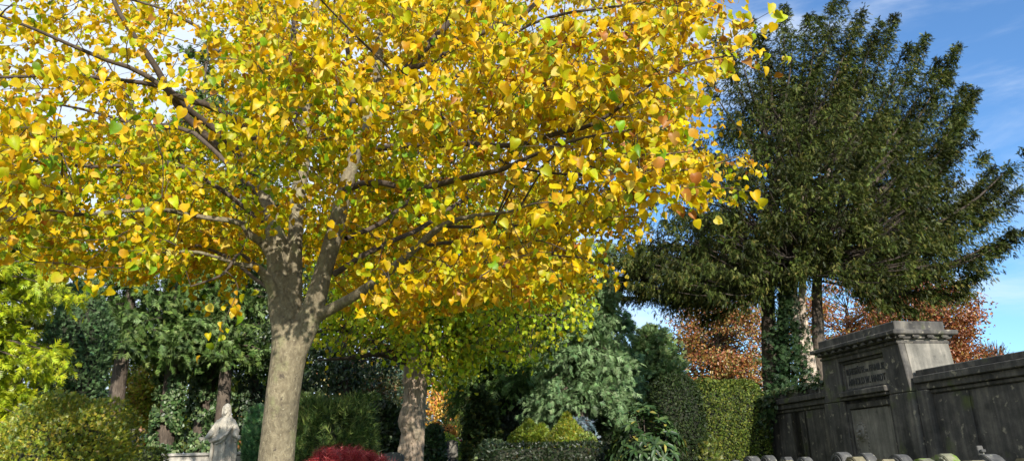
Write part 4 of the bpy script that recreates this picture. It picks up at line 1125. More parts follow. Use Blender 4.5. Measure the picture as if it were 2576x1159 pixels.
    for x, x2, r in ((-.16, -.2, .02), (-.09, -.11, .025), (-.01, -.03, .022), (.08, .10, .026), (.16, .20, .022), (.21, .27, .02)):
        tube([(x, -.17 + abs(x) * .3, .82), ((x + x2) / 2 + .02, -.20 + abs(x) * .35, .45), (x2, -.24 + abs(x) * .4, .03)], [r * .5, r, r * 1.3], 8)
    for x in (-.09, .10):
        tube([(x * .7, -.10, 1.47), (x, -.155, 1.28), (x * 1.1, -.17, 1.1)], [.010, .016, .012], 8)
    # face: nose, brow, beard, locks
    tube([(0, -.105, 1.755), (0, -.125, 1.73), (0, -.138, 1.705), (0, -.115, 1.695)], [.010, .012, .016, .010], 8)
    tube([(-.06, -.095, 1.765), (-.03, -.113, 1.772), (0, -.115, 1.765), (.03, -.113, 1.772), (.06, -.095, 1.765)], [.008, .012, .01, .012, .008], 8)
    for sg in (-1, 1):
        tube([(sg * .05, -.098, 1.745), (sg * .032, -.108, 1.745), (sg * .018, -.104, 1.742)], [.006, .011, .006], 8)
        tube([(sg * .06, -.07, 1.80), (sg * .088, -.055, 1.72), (sg * .09, -.05, 1.62), (sg * .075, -.075, 1.52)], [.018, .024, .026, .018], 8)
    tube([(-.028, -.108, 1.667), (0, -.116, 1.665), (.028, -.108, 1.667)], [.006, .010, .006], 8)
    tube([(0, -.095, 1.655), (0, -.11, 1.62), (0, -.105, 1.585), (0, -.09, 1.56)], [(.045, .02), (.045, .025), (.035, .022), (.012, .01)], 12)
    me = bpy.data.meshes.new('statue_raw'); me.from_pydata(V, [], Fc); me.update()
    o = bpy.data.objects.new('raw', me); COL.objects.link(o)
    md = o.modifiers.new('r', 'REMESH'); md.mode = 'VOXEL'; md.voxel_size = .009
    m2 = o.modifiers.new('s', 'SMOOTH'); m2.iterations = 2; m2.factor = .4
    dg = bpy.context.evaluated_depsgraph_get()
    me2 = bpy.data.meshes.new_from_object(o.evaluated_get(dg)); bpy.data.objects.remove(o)
    b = bpy.data.objects.new('figure', me2); COL.objects.link(b); me2.materials.append(STATUE); b.parent = root
    me2.polygons.foreach_set('use_smooth', np.ones(len(me2.polygons), bool))
    boxes('pedestal', [(-.38, .38, -.34, .30, gz - zb - .1, -.08), (-.34, .34, -.30, .26, -.077, .03)], STATUE, root, .015)
    # wall behind the statue
    xl = float(at(401, 1140, D + .45)[0]) - cx; xr = float(at(624, 1135, D + .45)[0]) - cx
    zt2 = ztop(450, 1139, D + .45)
    r2 = empty('memorial_bench_wall', (cx, D + .7, gz), 'low pale stone wall with a slab top directly behind the statue', 'stone wall')
    boxes('top_slab', [(xl, xr, -.30, .22, zt2 - gz - .075, zt2 - gz)], BENCHSTONE, r2, .01)
    boxes('wall_body', [(xl - .03, xr + .05, -.24, .16, -.1, zt2 - gz - .095)], BENCHSTONE, r2, .01)
    boxes('shadow_joint', [(xl + .02, xr - .02, -.2, .12, zt2 - gz - .094, zt2 - gz - .077)], GREYSTONE, r2, 0)
    boxes('end_block', [(xr + .052, xr + .13, -.3, .2, -.1, zt2 - gz - .14, 0, .06)], BENCHSTONE, r2, .01)
build_statue()

# ------------------------------------------------------------------ 6. the trees and shrubs behind
r_ = lambda s: np.random.default_rng(s)
GREENS = [(.045, .085, .020), (.09, .155, .034), (.16, .24, .058), (.23, .31, .10)]
# red cedars on the left
CG = 'tall cedars standing behind the statue'
def cedar(u, d, vtop, vbot, rad, seed, label, lean=0.0, tr=.3, n=115):
    b = base(u, 1010, d)
    H = ztop(u, vtop, d) - b[2]; h0 = ztop(u, vbot, d) - b[2]
    return conifer('cedar_tree', b, H, h0, rad, lambda h: (1 - h * .75) * (.85 + .2 * math.sin(h * 30)), n, label, 'tree', r_(seed), GREENS, [2, 3, 3, 1.5], fsize=.29, per_m=12, k=4,
                   rise=.2, sag=.55, tr=tr, group=CG, sub=.34, trunk_lean=lean, droop=.45, tcol=(.16, .22, .10), fl=1.25)
cedar(292, 22.5, 330, 880, 1.9, 41, 'cedar with a bare reddish trunk above the golden-green bush')
cedar(425, 24.0, 60, 875, 2.6, 42, 'cedar whose trunk is half wrapped in pale-veined ivy', n=150)
cedar(505, 26.0, 300, 860, 2.0, 43, 'cedar with a leaning ivy-covered trunk beside the statue', lean=.06)
cedar(562, 24.0, 250, 905, 2.0, 44, 'cedar with twin fluted trunks directly behind the statue head', tr=.24)
cedar(640, 26.5, 380, 900, 2.2, 45, 'cedar mostly hidden behind the smooth lime trunk', tr=.26)
# extra fluted stem beside the statue cedar
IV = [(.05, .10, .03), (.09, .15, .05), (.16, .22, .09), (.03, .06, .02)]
for (u, d, v1, v0, rx, n, lean, seed, lab) in [
    (425, 23.9, 925, 1130, .36, 4600, 0, 51, 'thick ivy around the cedar trunk at the end of the low stone wall'),
    (498, 25.9, 900, 1120, .38, 4000, .06, 52, 'ivy on the leaning trunk between the pale trunk and the statue'),
    (560, 24.6, 985, 1120, .42, 2600, 0, 53, 'ivy and shoots low on the trunks just behind the statue'),
    (640, 26.0, 860, 1130, .5, 3400, 0, 54, 'dark ivy mass between the statue and the smooth lime trunk'),
    (760, 24.0, 930, 1130, .30, 1500, 0, 55, 'dark ivy on the trunk just right of the smooth lime trunk'),
    (865, 22.0, 880, 1060, .38, 1900, 0, 56, 'almost black ivy pillar behind the pine bush'),
    (1285, 27.0, 930, 1110, .40, 1800, 0, 57, 'shaded ivy pillar under the grey-green cypress')]:
    b = base(u, 1010, d)
    z1, z0 = ztop(u, v1, d), float(g(d))
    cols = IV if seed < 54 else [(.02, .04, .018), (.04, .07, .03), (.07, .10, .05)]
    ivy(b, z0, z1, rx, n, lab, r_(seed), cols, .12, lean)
for (u, d, v1, seed, lab, tr) in [(760, 24.1, 600, 61, 'slim dark tree with a bare stem beside the smooth lime trunk', .2), (865, 22.1, 620, 62, 'dark tree rising out of the black ivy pillar', .26), (1285, 27.1, 700, 63, 'shaded tree inside the ivy pillar under the cypress', .28)]:
    b = base(u, 1010, d); H = ztop(u, v1, d) - b[2]
    broadleaf('dark_tree', b, (b[0], b[1], b[2] + H * .72), (2.0, 1.6, H * .36), 330, 18, .28, lab, 'tree', r_(seed), [(.02, .04, .015), (.04, .07, .025), (.07, .10, .03)], None, .13, OVALS, DARKBARK, tr)

# yellow-green sprays at the left edge
b = base(-60, 1000, 13.0)
conifer('golden_cypress', b, ztop(0, 480, 13) - b[2], ztop(0, 1075, 13) - b[2], 1.5, lambda h: .95 * (1 - h ** 3 * .6) * (.8 + .25 * math.sin(h * 22)), 170, 'bright yellow-green tree with drooping feathery sprays at the picture edge', 'tree', r_(71),
        [(.40, .46, .015), (.52, .56, .02), (.27, .36, .015), (.12, .18, .015)], [3, 3, 2, 1.2], fsize=.19, per_m=14, k=4, rise=.15, sag=.5, tr=.12, sub=.34, mat=LEAF, tcol=(.45, .50, .03))
b = base(70, 820, 17.0)
conifer('olive_cypress', b, ztop(60, 470, 17) - b[2], ztop(60, 900, 17) - b[2], 1.5, lambda h: .95 * (1 - h * .5), 110, 'olive green conifer seen above the bright yellow-green sprays', 'tree', r_(72),
        [(.16, .20, .03), (.09, .14, .03), (.22, .2, .04)], None, fsize=.28, per_m=8, k=4, tr=.12, sub=.36, tcol=(.28, .28, .05))
# dark dense column
c0 = at(188, 885, 15.5)
shrub('dark_cypress', c0 + [0, 0, -.3], (.66, .6, 1.75), 2.3, 9000, 'dense dark green conical cypress between the yellow-green tree and the cedars', 'tree', r_(73), [(.055, .10, .04), (.09, .15, .06), (.12, .20, .085)], None, .10, CARDF, NEEDLE, .2, .06, .5)
# golden-olive bush
c0 = at(150, 1165, 11.0)
shrub('yew_bush', c0 + [0, 0, -.1], (.88, .85, 1.07), 2.1, 24000, 'large loose golden-olive bush in front of the cedars', 'bush', r_(74), [(.22, .26, .025), (.34, .34, .03), (.44, .36, .04), (.12, .18, .025)], [3, 3, 1.2, 2], .066, CARDF + FRONDS, LEAF, .38, .12, .5, .7, noise_scale=.35, core=.7)
c0 = at(60, 1110, 13.4)
shrub('juniper_bush', c0, (.9, .6, .6), 2.0, 4500, 'blue-green bush peeping out behind the golden-olive bush', 'bush', r_(75), [(.05, .12, .05), (.08, .17, .08), (.03, .07, .03)], None, .13, FRONDS, LEAF, .4, .15, .5)
c0 = at(352, 1172, 14.5)
shrub('clipped_hedge', c0 + [0, .2, -.1], (.27, .4, .42), 6, 6000, 'low clipped olive hedge at the end of the pale stone wall', 'hedge', r_(76), [(.10, .14, .02), (.16, .19, .03), (.06, .09, .02)], None, .05, CARDF, LEAF, .08, .02, .2, .7)
b = base(350, 1000, 27)
broadleaf('yellow_shrub', b, at(360, 985, 27), (1.5, 1.3, 1.35), 330, 20, .22, 'yellow-green autumn shrub glowing between two cedar trunks', 'shrub', r_(77), [(.38, .42, .03), (.50, .45, .04), (.22, .28, .03), (.4, .25, .04)], None, .13)
b = base(540, 1000, 33)
broadleaf('yellow_thicket', b, at(560, 985, 33), (2.6, 1.5, 2.4), 420, 16, .3, 'yellow-green leaves glimmering behind the ivy-covered trunks', 'shrub', r_(78), [(.40, .42, .04), (.50, .48, .05), (.22, .28, .04)], None, .17)
b = base(235, 960, 25)
conifer('silver_fir', b, ztop(245, 880, 25) - b[2], .6, 1.5, lambda h: 1.05 - h, 70, 'pale silver-blue fir low beside the bare cedar trunk', 'tree', r_(79), [(.25, .36, .38), (.35, .46, .48), (.14, .22, .22)], None, fsize=.26, per_m=9, k=3, tr=.08, sag=.2)
# little bright green cypress by the lime trunk
c0 = at(643, 1120, 16.5)
shrub('green_cypress', c0, (.22, .22, .80), 2.2, 4200, 'narrow blue-green cypress squeezed between statue and smooth lime trunk', 'bush', r_(80), [(.07, .18, .08), (.12, .26, .11), (.17, .30, .12), (.04, .09, .04)], None, .13, FRONDS, LEAF, .5, .12, 1.2, .35, core=.5)

# pine bush and dark shrubs in the middle
c0 = at(820, 1110, 13.5)
shrub('pine_bush', c0 + [0, 0, -.1], (.88, .7, .88), 2.1, 5200, 'dark green mountain pine bush behind the red maple', 'bush', r_(81), [(.04, .075, .022), (.09, .14, .035), (.17, .22, .06)], None, .17, TUFTS, NEEDLE, .5, .22, .6, .6, core=.5)
c0 = at(955, 1125, 18.6)
shrub('holly_bush', c0, (.66, .6, 1.05), 2.3, 5200, 'black-green bush between pine bush and the rough second trunk', 'bush', r_(82), [(.015, .03, .012), (.03, .055, .018), (.05, .08, .025)], None, .12, OVALS, WAXY, .3, .1, .3)
c0 = at(1092, 1130, 18.2)
shrub('laurel_bush', c0, (.26, .3, .62), 2.3, 2200, 'shaded green bush hard against the right of the rough trunk', 'bush', r_(83), [(.03, .06, .02), (.05, .09, .03), (.02, .04, .015)], None, .10, OVALS, WAXY, .3, .1, .3)
b = base(925, 960, 26)
broadleaf('mixed_thicket', b, at(925, 985, 26), (1.4, 1.2, 1.2), 260, 18, .25, 'greenish-brown thicket in the gap above the pine bush', 'shrub', r_(84), [(.13, .17, .06), (.25, .24, .10), (.30, .18, .08), (.08, .12, .05)], None, .12)
c0 = at(930, 1030, 22)
shrub('variegated_shrub', c0, (.32, .3, .5), 2.0, 1300, 'pale yellow-green variegated shrub above the red maple', 'bush', r_(85), [(.30, .38, .10), (.42, .45, .2), (.16, .24, .06)], None, .11, OVALS, LEAF, .4, .1, .2, core=.5)
b = base(985, 960, 34)
conifer('blue_spruce', b, ztop(1000, 890, 34) - b[2], 1.6, 1.5, lambda h: 1.05 - h * .7, 90, 'pale blue-grey conifer behind the rough second trunk', 'tree', r_(86), [(.17, .25, .2), (.25, .33, .28), (.10, .16, .12)], None, fsize=.35, per_m=6, k=3, tr=.12, sag=.25)

# red dwarf maple
c0 = at(866, 1184, 10.5)
def red_maple():
    rng = r_(90)
    root = empty('japanese_maple', (c0[0], c0[1], float(g(c0[1]))), 'low domed dwarf maple with finely cut crimson leaves', 'bush')
    P, G = superell(rng, 5200, c0 + [0, 0, -.1], np.array([.56, .5, .30]), 2.1, .35, .09, -.4, .25)
    X = nrm(G * .7 + rng.normal(0, .45, P.shape) + [0, 0, -.15])
    C = pal(rng, len(P), [(.46, .045, .055), (.34, .025, .035), (.62, .12, .13), (.16, .012, .02)], [3, 3, 2, 1.5], .15)
    scatter('foliage', [frond(3, .03, .45, .35, seed=11), frond(3, .035, .5, .5, seed=12)], P, X, G + rng.normal(0, .5, P.shape), .165 * rng.uniform(.5, 1.3, len(P)), C, LEAF, root, rng)
    zz = float(g(c0[1]))
    tw = [(smooth_poly([(c0[0], c0[1], zz), (c0[0] + .15 * math.sin(a), c0[1] + .15 * math.cos(a), (zz + c0[2]) / 2), (c0[0] + .42 * math.sin(a), c0[1] + .38 * math.cos(a), c0[2] - .02)], 6), np.linspace(.03, .006, 6)) for a in np.linspace(0, 6, 12)]
    tubes('stems', tw, DARKBARK, root, 5)
red_maple()

# second lime with the cracked trunk
def second_lime():
    rng = r_(91); d = 17.0
    b = base(1036, 1159, d)
    root = empty('small_leaved_lime', b, 'second lime with rough pinkish-brown trunk, bulging burls and small green-yellow leaves', 'tree')
    def tr(pts, n=24):
        p = smooth_poly(pts, n)
        return at(p[:, 0], p[:, 1], d), p[:, 2] * d / 1960 * .5
    p, r = tr([(1030, 1200, 68), (1036, 1130, 62), (1040, 1080, 60), (1036, 1060, 72), (1042, 1020, 58), (1046, 975, 60), (1050, 945, 72), (1052, 900, 66), (1058, 800, 44), (1070, 650, 34), (1090, 500, 24)])
    ft = p[0].copy(); ft[2] = b[2] - .1
    p = np.vstack([ft, p]); r = np.concatenate([[r[0] * 1.3], r])
    t = tubes('trunk', [(p, r)], CRACKED, root, 28, .06, rng)
    bur = []
    for (u, v, rr, dd) in [(1035, 1105, 0.154, -0.17), (1020, 1075, 0.141, -0.14), (1012, 1130, 0.115, -0.11), (1030, 1140, 0.141, -0.20), (1025, 960, 0.128, -0.11), (1066, 950, 0.128, -0.11), (1045, 1090, 0.102, -0.22)]:
        cc = at(u, v, d + dd); bur.append((cc, rr))
    VV, LL, off = [], [], 0
    import bmesh
    nz = WNoise(rng, .09)
    for cc, rr in bur:
        bm = bmesh.new()
        bmesh.ops.create_icosphere(bm, subdivisions=3, radius=1, matrix=Matrix.Translation(cc.tolist()) @ Matrix.Diagonal((rr * .9, rr * .7, rr * 1.3, 1)))
        for v in bm.verts:
            v.co += v.normal * (.012 * nz(np.array(v.co)))
        me = bpy.data.meshes.new('burl'); bm.to_mesh(me); bm.free()
        link('burl', me, CRACKED, root, True)
    limbs = [((1050, 930), (980, 880), (860, 830), (770, 840)), ((1050, 920), (1150, 850), (1300, 800), (1450, 790)), ((1055, 880), (1150, 760), (1280, 700), (1400, 700)), ((1050, 900), (1000, 800), (930, 720), (850, 680)), ((1055, 860), (1080, 750), (1120, 640), (1200, 540)), ((1055, 880), (1180, 860), (1260, 880), (1330, 900)), ((1048, 920), (960, 890), (880, 900), (800, 905))]
    ll = []
    for q in limbs:
        dd = rng.uniform(-1.2, 1.2)
        pp = [(u, v, d + dd * i / 3) for i, (u, v) in enumerate(q)]
        s = smooth_poly(pp, 10); ll.append((at(s[:, 0], s[:, 1], s[:, 2]), np.linspace(.095, .015, 10)))
    tubes('branches', ll, TWIG, root, 8, .08, rng)
    # leaf clusters, in the crown's volume
    cen = at(1120, 740, d)
    Q = []
    nz2 = WNoise(rng, .55)
    while sum(map(len, Q)) < 1500:
        q = cen + nrm(rng.normal(0, 1, (3000, 3))) * (rng.random((3000, 1)) ** .45) * np.array([3.55, 2.7, 3.0])
        u, v = proj(q)
        low = 905 - 45 * np.cos((u - 850) / 90) - np.clip((u - 1250) * .18, 0, 80) + 30 * np.sin(u / 41)
        ok = (v < low) & (nz2(q) > -.5)
        ok &= ~((np.abs(u - 1050) < 32) & (v > 900))
        Q.append(q[ok])
    Q = np.concatenate(Q)[:1500]
    ap = np.concatenate([x for x, _ in ll] + [p[6:]]); tw = []
    Ps = []
    for q in Q:
        i = int(np.argmin(np.linalg.norm(ap - q, axis=1)))
        tw.append((smooth_poly([ap[i], (ap[i] + q) / 2 + rng.normal(0, .05, 3) + [0, 0, .05], q, q + [0, 0, -.18]], 6), np.linspace(.008, .002, 6)))
        k = rng.integers(10, 18); Ps.append(q + rng.normal(0, .17, (k, 3)) * [1, 1, 1.1])
    tubes('twigs', tw, TWIG, root, 4)
    P = np.concatenate(Ps); n = len(P)
    X = nrm(np.array([0, 0, -.9]) + rng.normal(0, .5, (n, 3)))
    C = pal(rng, n, [(.32, .42, .02), (.48, .54, .025), (.62, .58, .03), (.16, .24, .02), (.58, .42, .03)], [3, 3, 1.8, 1.6, .7], .15)
    scatter('crown', HEARTS[:3], P, X, nrm(rng.normal(0, .7, (n, 3)) + [.2, -.5, .3]), .088 * rng.uniform(.6, 1.25, n), C, LIMELEAF, root, rng)
second_lime()

# cypress masses on the right of the middle
CYPC = [(.10, .175, .075), (.15, .24, .10), (.21, .30, .14), (.05, .085, .035)]
b = base(1460, 1000, 19.5)
conifer('grey_cypress', b, ztop(1480, 640, 19.5) - b[2], ztop(1480, 1000, 19.5) - b[2], 1.5, lambda h: (1 - h * .45) * (.9 + .12 * math.sin(h * 25)), 190, 'broad grey-green cypress with weeping frothy sprays above the golden cones', 'tree', r_(101), CYPC, [3, 3, 2, 1.5], fsize=.21, per_m=20, k=4, rise=.1, sag=.6, tr=.25, sub=.36, droop=.75, tcol=(.25, .35, .17))
b = base(1300, 1000, 27)
conifer('shaded_cypress', b, ztop(1300, 560, 27) - b[2], ztop(1300, 960, 27) - b[2], 2.6, lambda h: (1 - h * .4), 190, 'dark green cypress whose low branches shade the ivy pillar', 'tree', r_(102), GREENS, [3, 3, 1.5, .6], fsize=.36, per_m=8, k=4, rise=.1, sag=.6, tr=.3, sub=.34, droop=.6)
b = base(1535, 900, 30)
conifer('upright_cypress', b, ztop(1570, 600, 30) - b[2], ztop(1570, 960, 30) - b[2], 1.2, lambda h: (1 - h * .6), 120, 'green-grey cypress rising behind the frothy one, below the yew branches', 'tree', r_(103), CYPC, None, fsize=.36, per_m=8, k=4, rise=.1, sag=.6, tr=.25, sub=.36, droop=.6)
b = base(1640, 900, 36)
conifer('conical_thuja', b, ztop(1640, 828, 36) - b[2], .4, 1.75, lambda h: (1 - h ** 2.2) ** .6 * .95 + .04, 330, 'evenly conical green thuja standing alone against the blue sky', 'tree', r_(104), [(.11, .18, .06), (.17, .25, .09), (.08, .12, .045), (.24, .30, .12)], None, fsize=.28, per_m=9, k=3, rise=.55, sag=.1, tr=.2, sub=.28, droop=.1, B=(.8, .7, -.2))
b = base(1210, 1010, 22)
conifer('column_thuja', b, ztop(1212, 990, 22) - b[2], .1, .52, lambda h: 1 - .75 * h ** 3, 220, 'dark narrow thuja column marking the right side of the far path', 'tree', r_(105), [(.02, .04, .012), (.04, .065, .018), (.09, .10, .02)], [3, 2, 1], fsize=.17, per_m=18, k=3, rise=.8, sag=.1, tr=.06, sub=.3, droop=.1)
# dark undergrowth under the cypresses
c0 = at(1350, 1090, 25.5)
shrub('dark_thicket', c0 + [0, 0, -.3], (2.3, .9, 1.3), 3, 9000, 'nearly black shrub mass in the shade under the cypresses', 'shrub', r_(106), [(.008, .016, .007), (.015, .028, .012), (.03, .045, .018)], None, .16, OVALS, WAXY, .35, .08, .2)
c0 = at(1540, 1090, 20)
shrub('box_bush', c0 + [0, 0, -.35], (.75, .6, .65), 2.3, 6000, 'mid-green bush between the blue spruce and the rhododendron', 'bush', r_(107), [(.02, .04, .015), (.035, .065, .02), (.06, .10, .03)], None, .13, FRONDS, NEEDLE, .5, .2, .3)
b = base(1472, 1110, 17)
conifer('dwarf_blue_spruce', b, ztop(1472, 1045, 17) - b[2], .3, .5, lambda h: 1.0 - .7 * h, 90, 'small steel-blue spruce right beside the tall golden cone', 'tree', r_(108), [(.16, .22, .26), (.24, .30, .34), (.08, .12, .15)], None, fsize=.12, per_m=20, k=3, rise=0, sag=.2, tr=.04, sub=.3)
# golden cones
def cone_shrub(u, vt, d, rad, H, seed, label, lumps, cols, ww=None):
    rng = r_(seed)
    top = at(u, vt, d)
    root = empty('golden_conifer', (top[0], d, float(g(d))), label, 'bush', 'clipped golden conifers')
    nl = lumps
    Ps, Gs = [], []
    cs = []
    for k in range(nl):
        h = (k + .5) / nl; a = k * 2.4
        r = rad * (1 - h) ** 1.0
        cs.append((np.array([top[0] + r * .62 * math.sin(a), d + r * .62 * math.cos(a), top[2] - H * (1 - h)]), max(.07, r * .55 + .04)))
    for cc, r in cs:
        D_ = nrm(rng.normal(0, 1, (int(2600 * (r / .3) ** 1.5) + 300, 3)))
        Ps.append(cc + D_ * r * np.array([1, 1, 1.1]) * (1 - .12 * rng.random((len(D_), 1)) ** 2)); Gs.append(D_)
    P = np.concatenate(Ps); G = np.concatenate(Gs)
    X = nrm(G + rng.normal(0, .4, P.shape) + [0, 0, .3])
    scatter('foliage', CARDF, P, X, G + rng.normal(0, .5, P.shape), .055 * rng.uniform(.6, 1.2, len(P)), pal(rng, len(P), cols, ww), LEAF, root, rng)
    tubes('stem', [(np.array([[top[0], d, float(g(d)) - .1], [top[0], d, top[2] - .1]]), [.05, .03])], DARKBARK, root, 6)
GC = [(.20, .25, .025), (.30, .34, .03), (.13, .19, .02)]
cone_shrub(1425, 1046, 15.5, .52, .80, 111, 'taller golden-green cone with a tawny flank', 26, GC + [(.42, .32, .04)], [3, 3, 2, 1])
cone_shrub(1330, 1062, 15.8, .40, .48, 112, 'broader lumpy yellow-green mound beside the taller cone', 18, GC)
cone_shrub(1362, 1072, 15.6, .26, .38, 113, 'small yellow-green knob tucked between mound and taller cone', 9, GC)
c0 = at(1475, 1105, 15.2)
shrub('variegated_bush', c0 + [0, 0, -.1], (.17, .2, .2), 2.1, 900, 'tiny cream-edged bush at the foot of the taller golden cone', 'bush', r_(114), [(.30, .34, .08), (.12, .18, .04)], None, .06, OVALS, LEAF)
c0 = at(1375, 1158, 13.0)
shrub('clipped_hedge', c0 + [0, .1, -.15], (1.12, .45, .42), 7, 12000, 'long dark straight hedge at the bottom in front of the golden cones', 'hedge', r_(115), [(.012, .026, .008), (.025, .045, .012), (.06, .045, .015)], [3, 3, .6], .06, CARDF, LEAF, .10, .02, .4, .7)
c0 = at(1243, 1160, 14.2)
shrub('spindle_bush', c0 + [0, 0, -.25], (.36, .4, .58), 2.2, 3800, 'silvery cream-edged bush at the near end of the straight hedge by the path', 'bush', r_(116), [(.10, .15, .06), (.20, .25, .12), (.05, .08, .03)], None, .07, OVALS, LEAF, .3, .12, .3)

# rhododendron with long leaves in whorls
def rhodo():
    rng = r_(121); c0 = at(1622, 1130, 12.0)
    root = empty('rhododendron', (c0[0], c0[1], float(g(c0[1]))), 'loose rhododendron with whorls of long leathery leaves before the dark clipped dome', 'bush')
    Q, _ = superell(rng, 460, c0 + [0, 0, -.28], np.array([.58, .5, .80]), 2.0, .6, .12, -.6, .4)
    P, X, Nn = [], [], []
    for q in Q:
        out = nrm(q - (c0 - [0, 0, .3])); k = rng.integers(5, 8); a0 = rng.random() * 6.28
        s1 = nrm(np.cross(out, [0, 0, 1.01])); s2 = np.cross(out, s1)
        for j in range(k):
            a = a0 + j * 6.283 / k
            dd = nrm((s1 * math.cos(a) + s2 * math.sin(a)) * .9 + out * rng.uniform(.1, .6) + [0, 0, -.25])
            P.append(q); X.append(dd); Nn.append(out)
    P = np.array(P); n = len(P)
    scatter('foliage', LONGS, P, np.array(X), np.array(Nn) + rng.normal(0, .2, (n, 3)), .145 * rng.uniform(.6, 1.2, n), pal(rng, n, [(.022, .05, .015), (.04, .08, .022), (.075, .12, .03), (.28, .25, .05)], [3, 4, 2, .25]), WAXY, root, rng)
    zz = float(g(c0[1]))
    tubes('stems', [(smooth_poly([(c0[0] + rng.normal(0, .05), c0[1], zz), (q * .5 + np.array([c0[0], c0[1], zz]) * .5) + rng.normal(0, .05, 3), q], 6), np.linspace(.022, .006, 6)) for q in Q[:70]], DARKBARK, root, 5)
rhodo()
# clipped yew hedge: dome with shade put into its leaf colour, sunlit block
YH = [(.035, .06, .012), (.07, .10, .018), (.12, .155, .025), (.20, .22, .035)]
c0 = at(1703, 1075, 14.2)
shrub('clipped_yew', c0 + [0, 0, -.15], (.49, .5, 1.12), 3.2, 13000, 'clipped yew with a rounded dome top, leaves coloured dark for shade', 'hedge', r_(131), [(.018, .032, .010), (.03, .048, .013), (.05, .07, .02)], [3, 2, 1], .06, CARDF, NEEDLE, .10, .015, .2, .8, noise_scale=.8)
c0 = at(1836, 1090, 17.0)
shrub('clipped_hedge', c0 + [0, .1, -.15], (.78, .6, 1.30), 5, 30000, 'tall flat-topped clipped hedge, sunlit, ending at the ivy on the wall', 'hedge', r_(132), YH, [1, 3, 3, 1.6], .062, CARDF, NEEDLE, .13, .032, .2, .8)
c0 = at(1770, 1150, 14.0)
shrub('hedge_shoots', c0, (.25, .3, .4), 2.0, 1500, 'untidy pale green shoots at the foot of the dark clipped dome', 'bush', r_(133), YH + [(.26, .30, .08)], None, .09, FRONDS, LEAF, .4, .1, .4)

# copper beeches
BC = [(.30, .095, .035), (.36, .15, .045), (.18, .055, .025), (.34, .22, .05), (.16, .15, .04)]
def beech(u, v, d, rad, ncl, seed, label, bu, w=None, thr=-.3):
    b = base(bu, 1000, d)
    broadleaf('copper_beech', b, at(u, v, d), rad, ncl, 34, .36, label, 'tree', r_(seed), BC, w, .15, OVALS, DARKBARK, .4, 'copper beeches behind the hedge and the wall', .45, .9, thr + .1, LEAF, 160, .1)
beech(1812, 885, 42, (3.0, 2.6, 3.9), 760, 141, 'copper beech with orange leaves seen left of the ivy-clad yew stems', 1800, [2, 3, 1.5, 3, 2])
beech(2150, 900, 44, (4.2, 3.0, 4.9), 900, 142, 'orange-brown beech filling the gap between yew stems and the tomb block', 2120, [3, 3, 1, 2, 1])
beech(2335, 835, 40, (3.0, 2.6, 3.5), 820, 143, 'reddest beech whose ragged crown shows against blue sky beyond the block', 2300, [4, 2, 2.5, .6, .2], -.05)
# bare winter tree far off
def bare_tree():
    rng = r_(145); d = 60
    b = base(2490, 900, d); top = at(2485, 850, d)
    root = empty('bare_tree', b, 'distant leafless tree just showing over the wall against the sky', 'tree')
    tubes('trunk', [(np.array([b, top - [0, 0, 2.0]]), [.25, .12])], DARKBARK, root, 8)
    tw = []
    for k in range(150):
        a = rng.uniform(0, 6.28); r = rng.uniform(.3, 1.0)
        e = top + np.array([math.sin(a) * r * 1.9, math.cos(a) * r, -.2 - 1.5 * r ** 2 + rng.uniform(-.3, .4)])
        s = top - [0, 0, 2.0 + rng.uniform(0, 1)]
        tw.append((smooth_poly([s, (s + e) / 2 + rng.normal(0, .15, 3), e], 5), np.linspace(.05, .012, 5)))
    tubes('branches', tw, DARKBARK, root, 4)
bare_tree()

# ------------------------------------------------------------------ 7. far end of the path
b = base(1145, 1050, 46)
broadleaf('orange_tree', b, at(1130, 1025, 46), (1.9, 1.5, 1.5), 260, 20, .25, 'weeping golden-orange tree over the far end of the path', 'tree', r_(151), [(.60, .30, .03), (.65, .40, .04), (.5, .18, .04), (.35, .30, .05)], None, .17, OVALS, hang=1.5)
b = base(1170, 1050, 40)
broadleaf('weeping_willow', b, at(1170, 1035, 40), (1.0, 1.0, 1.7), 220, 18, .2, 'yellow-green weeping tree next to the orange one', 'tree', r_(152), [(.30, .32, .04), (.45, .40, .05), (.14, .17, .03)], None, .16, LONGS, hang=2.0)
c0 = at(1120, 1095, 38)
shrub('orange_bush', c0, (.6, .5, .55), 2.1, 1600, 'round orange bush behind the far black bench', 'bush', r_(153), [(.60, .24, .03), (.68, .34, .05), (.35, .12, .03)], None, .13)
c0 = at(1118, 1118, 33)
shrub('lime_green_bush', c0 + [0, .5, -.2], (.75, .5, .6), 2.1, 1800, 'yellow-green bush directly behind the standing grey headstone', 'bush', r_(154), [(.35, .45, .03), (.50, .55, .05), (.2, .3, .03)], None, .12)
c0 = at(1152, 1112, 36)
shrub('red_flowering_bush', c0 + [0, 0, -.1], (.25, .3, .22), 2.0, 500, 'small crimson-flowering bush near the far headstone', 'bush', r_(155), [(.55, .02, .06), (.45, .03, .05)], None, .11)
c0 = at(1172, 1125, 34)
shrub('grave_shrub', c0 + [0, 0, -.15], (.45, .4, .4), 2.2, 1200, 'grey-green shrub between far headstone and thuja column', 'bush', r_(156), [(.12, .16, .06), (.20, .22, .1), (.06, .09, .03)], None, .12)
